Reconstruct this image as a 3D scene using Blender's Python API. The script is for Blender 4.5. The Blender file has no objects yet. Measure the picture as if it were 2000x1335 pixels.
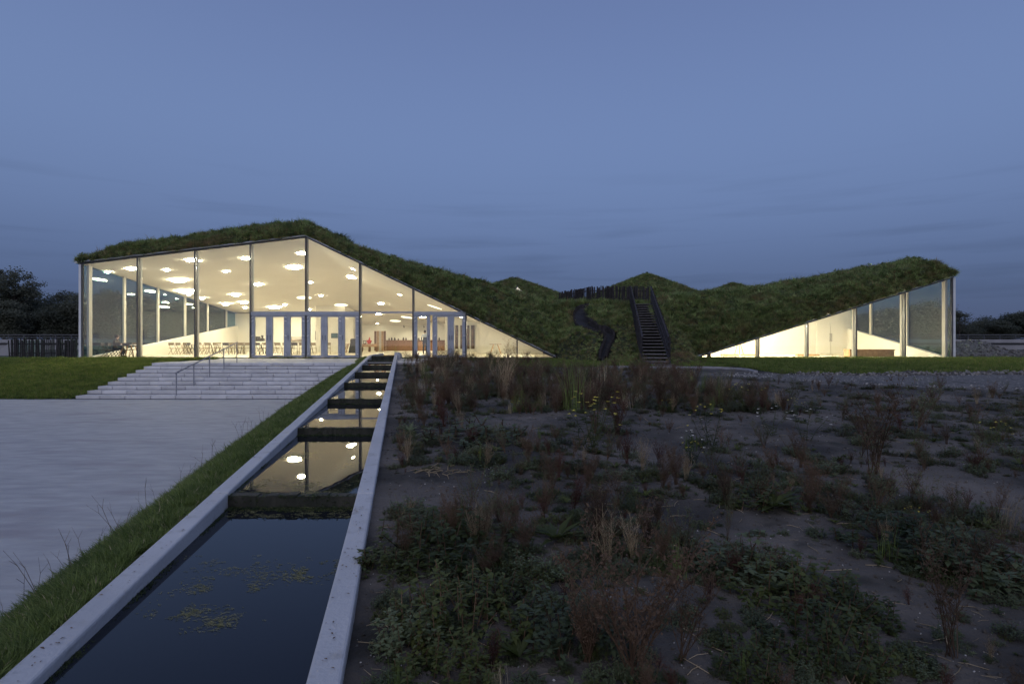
import bpy, bmesh, math, random
import numpy as np
from mathutils import Vector, Matrix
R = math.radians
sc = bpy.context.scene
col = sc.collection
rng = np.random.default_rng(7)
random.seed(7)

# ------------------------------------------------------------------ camera, sky, light, exposure
CAMZ = 0.89
F = 1111.0
cam = bpy.data.objects.new('camera', bpy.data.cameras.new('camera'))
col.objects.link(cam)
cam.location = (0, 0, CAMZ)
cam.rotation_euler = (R(90), 0, 0)
cam.data.lens = 20
cam.data.sensor_width = 36
cam.data.clip_end = 3000
cam.data.clip_start = 0.05
sc.camera = cam
sc.view_settings.view_transform = 'Standard'
sc.view_settings.look = 'None'
sc.view_settings.gamma = 1
sc.view_settings.exposure = 0
sc.render.engine = 'CYCLES'
sc.cycles.use_denoising = True
sc.cycles.max_bounces = 8
sc.cycles.transparent_max_bounces = 16
sc.cycles.caustics_reflective = False
sc.cycles.caustics_refractive = False
sc.cycles.sample_clamp_indirect = 6.0

def build_world():
    w = bpy.data.worlds.new('World'); sc.world = w; w.use_nodes = True
    nt = w.node_tree; N = nt.nodes; L = nt.links
    bg = N['Background']
    sky = N.new('ShaderNodeTexSky'); sky.sky_type = 'NISHITA'; sky.sun_disc = False
    sky.sun_elevation = R(1.0); sky.sun_rotation = R(200); sky.ozone_density = 6; sky.dust_density = .3
    sk = N.new('ShaderNodeVectorMath'); sk.operation = 'SCALE'; sk.inputs['Scale'].default_value = .03
    L.new(sky.outputs[0], sk.inputs[0])
    tc = N.new('ShaderNodeTexCoord'); sep = N.new('ShaderNodeSeparateXYZ')
    L.new(tc.outputs['Generated'], sep.inputs[0])
    ramp = N.new('ShaderNodeValToRGB'); cr = ramp.color_ramp; cr.interpolation = 'B_SPLINE'
    # blue hour: dim at the horizon opposite the set sun, palest a hand above it
    stops = [(0.0, (.062, .088, .172)), (.09, (.088, .124, .236)), (.20, (.144, .207, .374)), (.34, (.169, .246, .445)),
             (.52, (.136, .192, .375)), (1.0, (.115, .162, .320))]
    while len(cr.elements) < len(stops): cr.elements.new(.5)
    for e, (p, c) in zip(cr.elements, stops): e.position = p; e.color = (*c, 1)
    L.new(sep.outputs['Z'], ramp.inputs[0])
    # after-glow: the sky grows slowly brighter towards the set sun (behind and to the left)
    dot = N.new('ShaderNodeVectorMath'); dot.operation = 'DOT_PRODUCT'
    dot.inputs[1].default_value = (-.22, -.96, .17)
    L.new(tc.outputs['Generated'], dot.inputs[0])
    mr = N.new('ShaderNodeMapRange'); mr.interpolation_type = 'SMOOTHSTEP'; mr.inputs['From Min'].default_value = -.1; mr.inputs['From Max'].default_value = 1
    mr.inputs['To Min'].default_value = 0; mr.inputs['To Max'].default_value = 1
    L.new(dot.outputs['Value'], mr.inputs[0])
    gl = N.new('ShaderNodeVectorMath'); gl.operation = 'SCALE'; gl.inputs[0].default_value = (.60, .56, .58)
    L.new(mr.outputs[0], gl.inputs['Scale'])
    mu = N.new('ShaderNodeVectorMath'); mu.operation = 'ADD'
    L.new(ramp.outputs[0], mu.inputs[0]); L.new(gl.outputs[0], mu.inputs[1])
    # thin flat cloud streaks, densest low down
    mp = N.new('ShaderNodeMapping'); mp.inputs['Scale'].default_value = (1.6, 1.6, 22)
    L.new(tc.outputs['Generated'], mp.inputs[0])
    nz = N.new('ShaderNodeTexNoise'); nz.inputs['Scale'].default_value = 2.2; nz.inputs['Detail'].default_value = 5
    L.new(mp.outputs[0], nz.inputs[0])
    m2 = N.new('ShaderNodeMapRange'); m2.inputs['From Min'].default_value = .52; m2.inputs['From Max'].default_value = .78
    m2.inputs['To Min'].default_value = 1; m2.inputs['To Max'].default_value = .80
    L.new(nz.outputs[0], m2.inputs[0])
    low = N.new('ShaderNodeMapRange'); low.inputs['From Min'].default_value = .16; low.inputs['From Max'].default_value = .30
    low.inputs['To Min'].default_value = 0; low.inputs['To Max'].default_value = 1
    L.new(sep.outputs['Z'], low.inputs[0])
    mx = N.new('ShaderNodeMix'); mx.data_type = 'FLOAT'
    L.new(low.outputs[0], mx.inputs[0]); L.new(m2.outputs[0], mx.inputs[2]); mx.inputs[3].default_value = 1
    mu2 = N.new('ShaderNodeVectorMath'); mu2.operation = 'SCALE'
    L.new(mu.outputs[0], mu2.inputs[0]); L.new(mx.outputs[0], mu2.inputs['Scale'])
    ad = N.new('ShaderNodeVectorMath'); ad.operation = 'ADD'
    L.new(mu2.outputs[0], ad.inputs[0]); L.new(sk.outputs[0], ad.inputs[1])
    L.new(ad.outputs[0], bg.inputs[0]); bg.inputs[1].default_value = 1.0
build_world()
sl = bpy.data.lights.new('sun', 'SUN'); sl.energy = .10; sl.angle = R(60); sl.color = (1, .92, .88)
so = bpy.data.objects.new('sun', sl); col.objects.link(so); so.rotation_euler = (R(72), 0, R(-13))

# ------------------------------------------------------------------ helpers
def P(px, py, d): return Vector(((px - 1000) * d / F, d, CAMZ - (py - 667.5) * d / F))
def fx(px): return (px - 1000) * 31.0 / F

class Noise2:
    def __init__(s, seed): s.t = np.random.default_rng(seed).random((256, 256))
    def at(s, x, y):
        x = np.asarray(x, float); y = np.asarray(y, float)
        xi = np.floor(x).astype(int); yi = np.floor(y).astype(int); a = x - xi; b = y - yi
        a = a * a * (3 - 2 * a); b = b * b * (3 - 2 * b); t = s.t
        g = lambda i, j: t[(xi + i) % 256, (yi + j) % 256]
        return (g(0, 0) * (1 - a) + g(1, 0) * a) * (1 - b) + (g(0, 1) * (1 - a) + g(1, 1) * a) * b
    def fbm(s, x, y, o=4):
        r = 0; k = .5
        for i in range(o): r = r + k * (s.at(x * 2 ** i + 17 * i, y * 2 ** i + 5 * i) - .5); k *= .55
        return r
NZ = Noise2(3); NZ2 = Noise2(11)
def sstep(a, b, x):
    t = np.clip((np.asarray(x, float) - a) / (b - a), 0, 1); return t * t * (3 - 2 * t)

def mat(name, c1, c2=None, scale=4, rough=.7, bump=0, bscale=30, spec=.4, metal=0, detail=5, stretch=(1, 1, 1), lo=.35, hi=.65, c3=None, s3=25, rnd=0, dist=.02):
    m = bpy.data.materials.new(name); m.use_nodes = True
    nt = m.node_tree; N = nt.nodes; L = nt.links; b = N['Principled BSDF']
    b.inputs['Roughness'].default_value = rough; b.inputs['Metallic'].default_value = metal
    b.inputs['Specular IOR Level'].default_value = spec
    tc = N.new('ShaderNodeTexCoord'); mp = N.new('ShaderNodeMapping'); mp.inputs['Scale'].default_value = stretch
    ge = N.new('ShaderNodeNewGeometry'); L.new(ge.outputs['Position'], mp.inputs[0])
    out = None
    if c2 is None: b.inputs['Base Color'].default_value = (*c1, 1)
    else:
        n = N.new('ShaderNodeTexNoise'); n.inputs['Scale'].default_value = scale; n.inputs['Detail'].default_value = detail
        L.new(mp.outputs[0], n.inputs[0])
        r = N.new('ShaderNodeValToRGB'); r.color_ramp.elements[0].position = lo; r.color_ramp.elements[1].position = hi
        r.color_ramp.elements[0].color = (*c1, 1); r.color_ramp.elements[1].color = (*c2, 1)
        if rnd:
            oi = N.new('ShaderNodeObjectInfo'); ma = N.new('ShaderNodeMath'); ma.operation = 'MULTIPLY_ADD'
            ma.inputs[1].default_value = rnd; 
            sb = N.new('ShaderNodeMath'); sb.operation = 'SUBTRACT'; sb.inputs[1].default_value = .5
            L.new(oi.outputs['Random'], sb.inputs[0]); L.new(sb.outputs[0], ma.inputs[0]); L.new(n.outputs[0], ma.inputs[2])
            L.new(ma.outputs[0], r.inputs[0])
        else: L.new(n.outputs[0], r.inputs[0])
        out = r.outputs[0]
        if c3 is not None:
            n3 = N.new('ShaderNodeTexNoise'); n3.inputs['Scale'].default_value = s3; n3.inputs['Detail'].default_value = 3
            L.new(mp.outputs[0], n3.inputs[0])
            m3 = N.new('ShaderNodeMapRange'); m3.inputs['From Min'].default_value = .56; m3.inputs['From Max'].default_value = .72
            L.new(n3.outputs[0], m3.inputs[0])
            mx = N.new('ShaderNodeMix'); mx.data_type = 'RGBA'
            L.new(m3.outputs[0], mx.inputs[0]); L.new(out, mx.inputs[6]); mx.inputs[7].default_value = (*c3, 1)
            out = mx.outputs[2]
        L.new(out, b.inputs['Base Color'])
    if bump:
        n2 = N.new('ShaderNodeTexNoise'); n2.inputs['Scale'].default_value = bscale; n2.inputs['Detail'].default_value = 6
        L.new(mp.outputs[0], n2.inputs[0])
        bp = N.new('ShaderNodeBump'); bp.inputs['Strength'].default_value = bump; bp.inputs['Distance'].default_value = dist
        L.new(n2.outputs[0], bp.inputs['Height']); L.new(bp.outputs[0], b.inputs['Normal'])
    return m

def glass_mat(name, tint, refl):
    m = bpy.data.materials.new(name); m.use_nodes = True
    nt = m.node_tree; N = nt.nodes; L = nt.links
    for n in list(N):
        if n.type != 'OUTPUT_MATERIAL': N.remove(n)
    t = N.new('ShaderNodeBsdfTransparent'); t.inputs[0].default_value = (*tint, 1)
    g = N.new('ShaderNodeBsdfGlossy'); g.inputs['Roughness'].default_value = .0
    fr = N.new('ShaderNodeFresnel'); fr.inputs[0].default_value = refl
    mx = N.new('ShaderNodeMixShader')
    # fresnel only for front faces; back faces of the thin pane use the same curve
    ge = N.new('ShaderNodeNewGeometry'); dp = N.new('ShaderNodeVectorMath'); dp.operation = 'DOT_PRODUCT'
    L.new(ge.outputs['Normal'], dp.inputs[0]); L.new(ge.outputs['Incoming'], dp.inputs[1])
    a = N.new('ShaderNodeMath'); a.operation = 'ABSOLUTE'; L.new(dp.outputs['Value'], a.inputs[0])
    o = N.new('ShaderNodeMath'); o.operation = 'SUBTRACT'; o.inputs[0].default_value = 1; L.new(a.outputs[0], o.inputs[1])
    p = N.new('ShaderNodeMath'); p.operation = 'POWER'; p.inputs[1].default_value = 5; L.new(o.outputs[0], p.inputs[0])
    q = N.new('ShaderNodeMath'); q.operation = 'MULTIPLY_ADD'; q.inputs[1].default_value = 1 - refl; q.inputs[2].default_value = refl
    L.new(p.outputs[0], q.inputs[0])
    N.remove(fr)
    L.new(q.outputs[0], mx.inputs[0]); L.new(t.outputs[0], mx.inputs[1]); L.new(g.outputs[0], mx.inputs[2])
    L.new(mx.outputs[0], N['Material Output'].inputs[0])
    return m

def emis_mat(name, c, s):
    m = bpy.data.materials.new(name); m.use_nodes = True
    b = m.node_tree.nodes['Principled BSDF']
    b.inputs['Base Color'].default_value = (.8, .8, .8, 1)
    b.inputs['Emission Color'].default_value = (*c, 1); b.inputs['Emission Strength'].default_value = s
    return m

class MB:
    def __init__(s): s.v = []; s.f = []; s.mi = []; s.cur = 0
    def add(s, vs, fs):
        o = len(s.v); s.v.extend([tuple(v) for v in vs]); s.f.extend([tuple(i + o for i in f) for f in fs]); s.mi.extend([s.cur] * len(fs)); return s
    def box(s, x0, x1, y0, y1, z0, z1):
        return s.add([(x0, y0, z0), (x1, y0, z0), (x1, y1, z0), (x0, y1, z0), (x0, y0, z1), (x1, y0, z1), (x1, y1, z1), (x0, y1, z1)],
                     [(0, 3, 2, 1), (4, 5, 6, 7), (0, 1, 5, 4), (1, 2, 6, 5), (2, 3, 7, 6), (3, 0, 4, 7)])
    def hexa(s, p):  # 8 points, bottom 4 then top 4
        return s.add(p, [(0, 3, 2, 1), (4, 5, 6, 7), (0, 1, 5, 4), (1, 2, 6, 5), (2, 3, 7, 6), (3, 0, 4, 7)])
    def prism(s, poly, axis, a, b):  # poly 2D; extruded along axis
        n = len(poly)
        def pt(q, t): return (q[0], t, q[1]) if axis == 'y' else ((t, q[0], q[1]) if axis == 'x' else (q[0], q[1], t))
        vs = [pt(q, a) for q in poly] + [pt(q, b) for q in poly]
        fs = [tuple(range(n)), tuple(range(2 * n - 1, n - 1, -1))] + [(i, i + n, (i + 1) % n + n, (i + 1) % n) for i in range(n)]
        return s.add(vs, fs)
    def bar(s, a, b, w, h=None, up=(0, 0, 1)):
        a = Vector(a); b = Vector(b); h = h or w; d = (b - a).normalized(); u = Vector(up)
        if abs(d.dot(u)) > .98: u = Vector((0, 1, 0))
        r = d.cross(u).normalized(); u = r.cross(d).normalized(); p = []
        for e in (a, b):
            for sx, sz in ((-1, -1), (1, -1), (1, 1), (-1, 1)): p.append(e + r * sx * w / 2 + u * sz * h / 2)
        return s.add(p, [(0, 1, 2, 3), (7, 6, 5, 4), (0, 4, 5, 1), (1, 5, 6, 2), (2, 6, 7, 3), (3, 7, 4, 0)])
    def tube(s, pts, rad, n=6, cap=True):
        pts = [Vector(p) for p in pts]; k = len(pts)
        rad = rad if isinstance(rad, (list, tuple)) else [rad] * k
        vs = []; fs = []
        for i, p in enumerate(pts):
            d = (pts[min(i + 1, k - 1)] - pts[max(i - 1, 0)]).normalized()
            u = Vector((0, 0, 1)) if abs(d.z) < .9 else Vector((0, 1, 0))
            r = d.cross(u).normalized(); w = r.cross(d)
            for j in range(n):
                a = 2 * math.pi * j / n; vs.append(p + (r * math.cos(a) + w * math.sin(a)) * rad[i])
        for i in range(k - 1):
            for j in range(n): fs.append((i * n + j, i * n + (j + 1) % n, (i + 1) * n + (j + 1) % n, (i + 1) * n + j))
        if cap: fs.append(tuple(range(n - 1, -1, -1))); fs.append(tuple((k - 1) * n + j for j in range(n)))
        return s.add(vs, fs)
    def mesh(s, name, m, smooth=False):
        me = bpy.data.meshes.new(name); me.from_pydata(s.v, [], s.f)
        for q in (m if isinstance(m, (list, tuple)) else [m]): me.materials.append(q)
        if any(s.mi): me.polygons.foreach_set('material_index', s.mi)
        if smooth: me.polygons.foreach_set('use_smooth', [True] * len(me.polygons))
        me.update(); return me
    def build(s, name, m, parent=None, smooth=False, bevel=0):
        o = bpy.data.objects.new(name, s.mesh(name, m, smooth)); col.objects.link(o)
        if parent is not None:
            o.parent = parent
        if bevel:
            b = o.modifiers.new('b', 'BEVEL'); b.width = bevel; b.segments = 2; b.limit_method = 'ANGLE'
        return o
def tag(o, label=None, cat=None, group=None, kind=None):
    if label: o['label'] = label
    if cat: o['category'] = cat
    if group: o['group'] = group
    if kind: o['kind'] = kind
    return o
def empty(name, loc=(0, 0, 0), rz=0):
    o = bpy.data.objects.new(name, None); col.objects.link(o); o.location = loc; o.rotation_euler = (0, 0, rz); o.empty_display_size = .2
    return o
def copy_tree(o, parent=None):
    c = o.copy(); col.objects.link(c); c.parent = parent
    for ch in list(o.children): copy_tree(ch, c)
    return c
def grid(name, X, Y, Z, m, parent=None, smooth=True, keep=None):
    """X,Y,Z 2D arrays -> quad sheet"""
    h, w = X.shape
    v = np.stack([X, Y, Z], -1).reshape(-1, 3)
    i = np.arange(h * w).reshape(h, w)
    f = np.stack([i[:-1, :-1], i[:-1, 1:], i[1:, 1:], i[1:, :-1]], -1).reshape(-1, 4)
    if keep is not None: f = f[keep[:-1, :-1].reshape(-1)]
    me = bpy.data.meshes.new(name); me.from_pydata(v.tolist(), [], f.tolist()); me.materials.append(m)
    me.polygons.foreach_set('use_smooth', [smooth] * len(me.polygons)); me.update()
    o = bpy.data.objects.new(name, me); col.objects.link(o)
    if parent is not None: o.parent = parent
    return o

def scatter(name, pts, scl, idx, protos, tilt=.25, parent=None, rot=None):
    """one object whose points carry copies of small clumps"""
    pts = np.asarray(pts, float); n = len(pts)
    me = bpy.data.meshes.new(name); me.from_pydata(pts.tolist(), [], [])
    if rot is None:
        rot = np.stack([rng.normal(0, tilt, n), rng.normal(0, tilt, n), rng.random(n) * 6.283], -1)
    scl = np.asarray(scl, float)
    if scl.ndim == 1: scl = np.repeat(scl[:, None], 3, 1)
    a = me.attributes.new('rot', 'FLOAT_VECTOR', 'POINT'); a.data.foreach_set('vector', rot.astype(np.float32).ravel())
    a = me.attributes.new('scl', 'FLOAT_VECTOR', 'POINT'); a.data.foreach_set('vector', scl.astype(np.float32).ravel())
    a = me.attributes.new('idx', 'INT', 'POINT'); a.data.foreach_set('value', np.asarray(idx, np.int32))
    o = bpy.data.objects.new(name, me); col.objects.link(o)
    if parent is not None: o.parent = parent
    ng = bpy.data.node_groups.new(name, 'GeometryNodeTree')
    ng.interface.new_socket('Geometry', in_out='INPUT', socket_type='NodeSocketGeometry')
    ng.interface.new_socket('Geometry', in_out='OUTPUT', socket_type='NodeSocketGeometry')
    N = ng.nodes; L = ng.links
    gi = N.new('NodeGroupInput'); go = N.new('NodeGroupOutput'); ip = N.new('GeometryNodeInstanceOnPoints'); jn = N.new('GeometryNodeJoinGeometry')
    for p in reversed(protos):
        oi = N.new('GeometryNodeObjectInfo'); oi.inputs['Object'].default_value = p; oi.inputs['As Instance'].default_value = True
        L.new(oi.outputs['Geometry'], jn.inputs[0])
    def na(nm, t):
        q = N.new('GeometryNodeInputNamedAttribute'); q.data_type = t; q.inputs[0].default_value = nm; return q.outputs[0]
    er = N.new('FunctionNodeEulerToRotation'); L.new(na('rot', 'FLOAT_VECTOR'), er.inputs[0])
    L.new(gi.outputs[0], ip.inputs['Points']); L.new(jn.outputs[0], ip.inputs['Instance']); ip.inputs['Pick Instance'].default_value = True
    L.new(na('idx', 'INT'), ip.inputs['Instance Index']); L.new(er.outputs[0], ip.inputs['Rotation']); L.new(na('scl', 'FLOAT_VECTOR'), ip.inputs['Scale'])
    L.new(ip.outputs[0], go.inputs[0])
    md = o.modifiers.new('scatter', 'NODES'); md.node_group = ng
    o['kind'] = 'stuff'
    return o
def proto(name, mb, m):  # a clump mesh that only scatter() uses
    return bpy.data.objects.new(name, mb.mesh(name, m))

# ------------------------------------------------------------------ materials
M = {}
M['plaza'] = mat('plaza_concrete', (.29, .30, .315), (.40, .41, .415), 3.0, .75, .45, 9, stretch=(.7, 2.0, 1), lo=.3, hi=.7, c3=(.28, .275, .29), s3=.9, dist=.03)
M['stone'] = mat('step_stone', (.42, .42, .43), (.58, .58, .59), 2.5, .7, .25, 60, rnd=.35, lo=.25, hi=.75)
M['wallc'] = mat('channel_concrete', (.37, .385, .41), (.47, .485, .51), 1.3, .7, .35, 45, c3=(.33, .335, .345), s3=7, lo=.3, hi=.7)
M['terrace'] = mat('terrace_concrete', (.42, .41, .40), (.52, .51, .49), 2, .7, .2, 40)
M['weir'] = mat('mossy_concrete_gap_shade', (.012, .015, .010), (.045, .043, .033), 5, .75, .6, 30, stretch=(1, 1, .35))  # mossy weirs; its dark tone also paints shade under the step slabs
M['soil'] = mat('sandy_soil', (.028, .025, .0215), (.130, .114, .098), .8, .92, .9, 26, detail=10, lo=.38, hi=.66, c3=(.017, .0165, .011), s3=2.2)
M['gravel'] = mat('gravel', (.070, .068, .067), (.165, .158, .153), 11, .9, 1, 40, detail=6, c3=(.05, .05, .048), s3=1.1, dist=.03)
M['turf'] = mat('turf_soil', (.012, .020, .006), (.030, .045, .012), 3, .95)
M['roofsoil'] = mat('roof_turf', (.010, .015, .006), (.035, .040, .014), 1.4, .95, .8, 6)
M['earth'] = mat('earth', (.05, .05, .045), (.08, .08, .06), .1, .95)
M['alu'] = mat('aluminium', (.27, .30, .35), (.33, .355, .40), 3, .45, metal=.35)
M['alu_light'] = mat('light_aluminium', (.52, .54, .57), (.6, .62, .64), 3, .4, metal=.2)
M['steel'] = mat('dark_steel', (.055, .06, .07), (.08, .085, .095), 5, .4, metal=.4)
M['cream'] = mat('cream_column', (.42, .40, .36), (.48, .46, .41), 2, .6)
M['white'] = mat('interior_plaster', (.74, .71, .64), (.79, .76, .69), .7, .8)
M['ceil'] = mat('ceiling_plaster', (.70, .67, .62), (.74, .71, .66), .5, .85)
M['floor'] = mat('pale_floor', (.55, .49, .40), (.62, .56, .46), 1.2, .35, .05, 20)
M['wood'] = mat('brown_wood', (.11, .055, .03), (.19, .10, .055), 6, .5, .2, 40, stretch=(1, 1, 6))
M['lightwood'] = mat('light_wood', (.30, .18, .10), (.42, .27, .15), 5, .5)
M['darkwood'] = mat('dark_timber', (.012, .011, .013), (.034, .031, .035), 6, .8, .5, 30, rnd=.3)
M['treadwood'] = mat('weathered_timber', (.09, .085, .09), (.16, .15, .155), 6, .8, .4, 40, stretch=(1, 8, 1))
M['chairdark'] = mat('dark_frame', (.02, .018, .016), (.045, .04, .035), 8, .5)
M['chairwood'] = mat('tan_frame', (.16, .12, .07), (.24, .18, .11), 8, .5)
M['tablewhite'] = mat('white_laminate', (.75, .72, .66), (.8, .77, .7), 3, .4)
M['black'] = mat('black_board', (.012, .012, .013), (.02, .02, .021), 8, .5)
M['poster'] = mat('brown_poster', (.05, .03, .02), (.16, .10, .07), 7, .5)
M['screen'] = mat('teal_board', (.05, .10, .12), (.07, .13, .15), 6, .4)
M['red'] = mat('red_paint', (.45, .03, .025), (.55, .05, .04), 5, .5)
M['skin'] = mat('skin', (.5, .33, .25), (.55, .37, .28), 5, .6)
M['hair'] = mat('dark_hair', (.02, .014, .01), (.04, .03, .02), 30, .6)
M['navy'] = mat('navy_cloth', (.02, .03, .06), (.035, .05, .09), 20, .9)
M['shirt'] = mat('pale_cloth', (.45, .50, .58), (.52, .57, .65), 20, .9)
M['glass'] = glass_mat('clear_glass', (.92, .95, .945), .045)
M['glass_side'] = glass_mat('side_glass', (.48, .68, .68), .03)
M['lamp'] = emis_mat('lamp_diffuser', (1, .865, .59), 195)
M['spot'] = emis_mat('spot_lens', (1, .86, .6), 230)
M['dim'] = emis_mat('dim_diffuser', (1, .86, .62), 2.2)
M['rock'] = mat('rubble', (.07, .066, .064), (.21, .20, .19), 7, .9, .5, 20, rnd=.5)
M['pebble'] = mat('pale_pebble', (.07, .07, .07), (.36, .35, .33), 2, .8, rnd=1.2)
M['roadc'] = mat('road_concrete', (.22, .22, .24), (.28, .28, .30), .6, .8)
M['galv'] = mat('galvanised_rail', (.22, .23, .25), (.3, .31, .33), 1, .5, metal=.3)
def leafmat(name, a, b, scale=.8, rnd=.5, c3=None, rough=.65):
    m = mat(name, a, b, scale, rough, rnd=rnd, lo=.2, hi=.8, spec=.25, c3=c3, s3=.7)
    nt = m.node_tree; N = nt.nodes; L = nt.links; bs = N['Principled BSDF']; src = bs.inputs['Base Color'].links[0].from_socket
    tr = N.new('ShaderNodeBsdfTranslucent'); L.new(src, tr.inputs[0]); ad = N.new('ShaderNodeAddShader')   # thin blades let light through
    L.new(bs.outputs[0], ad.inputs[0]); L.new(tr.outputs[0], ad.inputs[1]); L.new(ad.outputs[0], N['Material Output'].inputs[0])
    return m
M['grass_roof'] = leafmat('roof_grass', (.036, .058, .018), (.180, .225, .080), 1.3, 1.1, c3=(.14, .11, .052))
M['grass_dry'] = leafmat('dry_roof_grass', (.09, .066, .03), (.22, .15, .075), .6, .6)
M['grass_lawn'] = leafmat('lawn_grass', (.032, .055, .008), (.100, .128, .026), 1.2, .7)
M['grass_bank'] = leafmat('bank_grass', (.034, .054, .010), (.105, .135, .036), .9, .7)
M['leaf'] = leafmat('weed_leaf', (.016, .026, .006), (.060, .072, .018), 2, .6)
M['leaf2'] = leafmat('dull_weed_leaf', (.035, .048, .022), (.09, .11, .055), 2, .5)
M['dry'] = leafmat('dry_stem', (.036, .023, .014), (.105, .066, .040), 3, .5)
M['redweed'] = leafmat('red_weed', (.034, .014, .010), (.072, .031, .021), 3, .5)
M['straw'] = leafmat('straw', (.15, .12, .075), (.32, .26, .17), 3, .5)
M['yellow'] = mat('yellow_petal', (.65, .52, .04), (.75, .66, .12), 5, .6)
M['whitep'] = mat('white_petal', (.65, .62, .52), (.7, .68, .6), 5, .6)
M['bark'] = mat('bark', (.022, .018, .016), (.05, .042, .036), 3, .9, .5, 12)
M['foliage'] = leafmat('tree_foliage', (.03, .036, .026), (.065, .07, .05), .3, .5)
M['algae'] = leafmat('pond_algae', (.085, .09, .03), (.24, .225, .105), 6, .6)
M['moss'] = leafmat('moss', (.012, .022, .008), (.045, .06, .02), 6, .6)
def water_mat():
    m = bpy.data.materials.new('dark_water'); m.use_nodes = True
    nt = m.node_tree; N = nt.nodes; L = nt.links; b = N['Principled BSDF']
    b.inputs['Base Color'].default_value = (.006, .008, .012, 1); b.inputs['Roughness'].default_value = .012; b.inputs['IOR'].default_value = 1.333
    ge = N.new('ShaderNodeNewGeometry'); n = N.new('ShaderNodeTexNoise'); n.inputs['Scale'].default_value = 2.2; n.inputs['Detail'].default_value = 2
    L.new(ge.outputs['Position'], n.inputs[0]); bp = N.new('ShaderNodeBump'); bp.inputs['Strength'].default_value = .05; bp.inputs['Distance'].default_value = .008
    L.new(n.outputs[0], bp.inputs['Height']); L.new(bp.outputs[0], b.inputs['Normal'])
    return m
M['water'] = water_mat()

# ------------------------------------------------------------------ ground heights
PZ = -1.10                      # plaza level, terrace is 0
AX = -.1926                     # the channel leans left: x shifts AX per metre of depth
def xl_out(y): return -1.6885 + AX * y
def xl_in(y): return -1.5385 + AX * y
def xr_in(y): return -.4025 + AX * y
def xr_out(y): return -.2555 + AX * y
def ztop(y): return -.585 + .02835 * np.asarray(y, float)
def soil_base(x, y):
    x = np.asarray(x, float); y = np.asarray(y, float)
    a = -.645 + .0283 * y
    a = np.where(y > 16, a - .0 - .0135 * (y - 16), a)      # eases off towards the building
    a = np.minimum(a, -.03)
    near = np.exp(-np.abs(x - xr_out(y)) / 1.2)
    big = .10 * NZ.fbm(x * .35, y * .35, 3) * (1 - near) + .05 * NZ2.fbm(x * 1.3, y * 1.3, 4)
    w = sstep(21, 24, y)
    return a + big * (1 - w * .7)
def soil_z(x, y):
    return soil_base(x, y) + .05 * NZ.fbm(np.asarray(x) * 5, np.asarray(y) * 5, 4)
def soil_hit(px, py):
    d = 5.0
    for _ in range(40):
        z = float(soil_z((px - 1000) * d / F, d)); d = .5 * d + .5 * (CAMZ - z) * F / max(py - 667.5, 8)
        d = min(max(d, .5), 31)
    x = (px - 1000) * d / F
    return x, d, float(soil_z(x, d))

# big sheet to the horizon, kept under everything near
def base_ground():
    xs = np.concatenate([np.linspace(-900, -80, 8), np.linspace(-70, 70, 57), np.linspace(80, 900, 8)])
    ys = np.concatenate([np.linspace(-300, -20, 6), np.linspace(-16, 84, 51), np.linspace(100, 1500, 10)])
    X, Y = np.meshgrid(xs, ys)
    Z = np.where(Y > 29, -.06, -1.6)
    Z = np.where((Y > 29) & (Y < 68) & (X > -30) & (X < 30), -.35, Z)
    return tag(grid('ground', X, Y, Z, M['earth']), 'flat dark ground stretching away behind the building', kind='structure')
base_ground()

# plaza
def bank_foot(y):  # where the grass strip left of the channel meets the plaza
    return xl_out(y) - np.interp(y, [-4, 3, 5, 16, 31], [.85, .95, 1.12, 1.75, 2.2])
ys = np.linspace(-6, 19.8, 40); U = np.linspace(0, 1, 30) ** 1.5
YY, UU = np.meshgrid(ys, U, indexing='ij'); XX = (bank_foot(YY) + .12) * (1 - UU) + (-90) * UU
tag(grid('plaza', XX, YY, PZ + .006 * NZ.fbm(XX * .7, YY * .7), M['plaza']), 'wide pale brushed concrete plaza below the steps', kind='structure')
# terrace
mb = MB(); mb.prism([(-15.4, 24.0 + .5), (-4.0, 24.5), (-4.0, 31.2), (-60, 31.2), (-60, 29.6), (-17.5, 29.6), (-15.4, 27.5)], 'z', -.25, 0)
tag(mb.build('terrace', M['terrace']), 'pale concrete terrace in front of the glass hall', kind='structure')

# left lawn bank
def bank_z(x, y):
    foot = 19.8; top = np.interp(x, [-60, -30, -22, -16.5, -15.2], [29.6, 29.6, 29.4, 27.6, 26.2])
    t = np.clip((y - foot) / (top - foot), 0, 1)
    return PZ + (abs(PZ) + .02) * (t ** .85) + .05 * NZ.fbm(x * .8, y * .8)
xs = np.concatenate([np.linspace(-60, -32, 15), np.linspace(-31, -14.0, 60)]); ys = np.linspace(19.8, 29.75, 40)
XX, YY = np.meshgrid(xs, ys)
edge = -15.2 + .0 * YY
lawnL = grid('lawn', np.minimum(XX, edge), YY, bank_z(np.minimum(XX, edge), YY), M['turf'])
tag(lawnL, 'sloping green lawn bank beside the wide stone steps', kind='structure')

# grass strip between plaza and channel
ys = np.linspace(-4, 29, 120); U = np.linspace(0, 1, 12)
YY, UU = np.meshgrid(ys, U, indexing='ij')
def strip_z(u, y):
    s = 1 - (1 - u) ** 1.35
    return PZ - .02 + (ztop(y) - .05 - PZ) * s
XX = bank_foot(YY) * (1 - UU) + (xl_out(YY) + .02) * UU
tag(grid('bank', XX, YY, strip_z(UU, YY) + .03 * NZ.fbm(XX * 3, YY * 3), M['turf']), 'narrow grassy slope along the channel beside the plaza', kind='structure')

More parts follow.
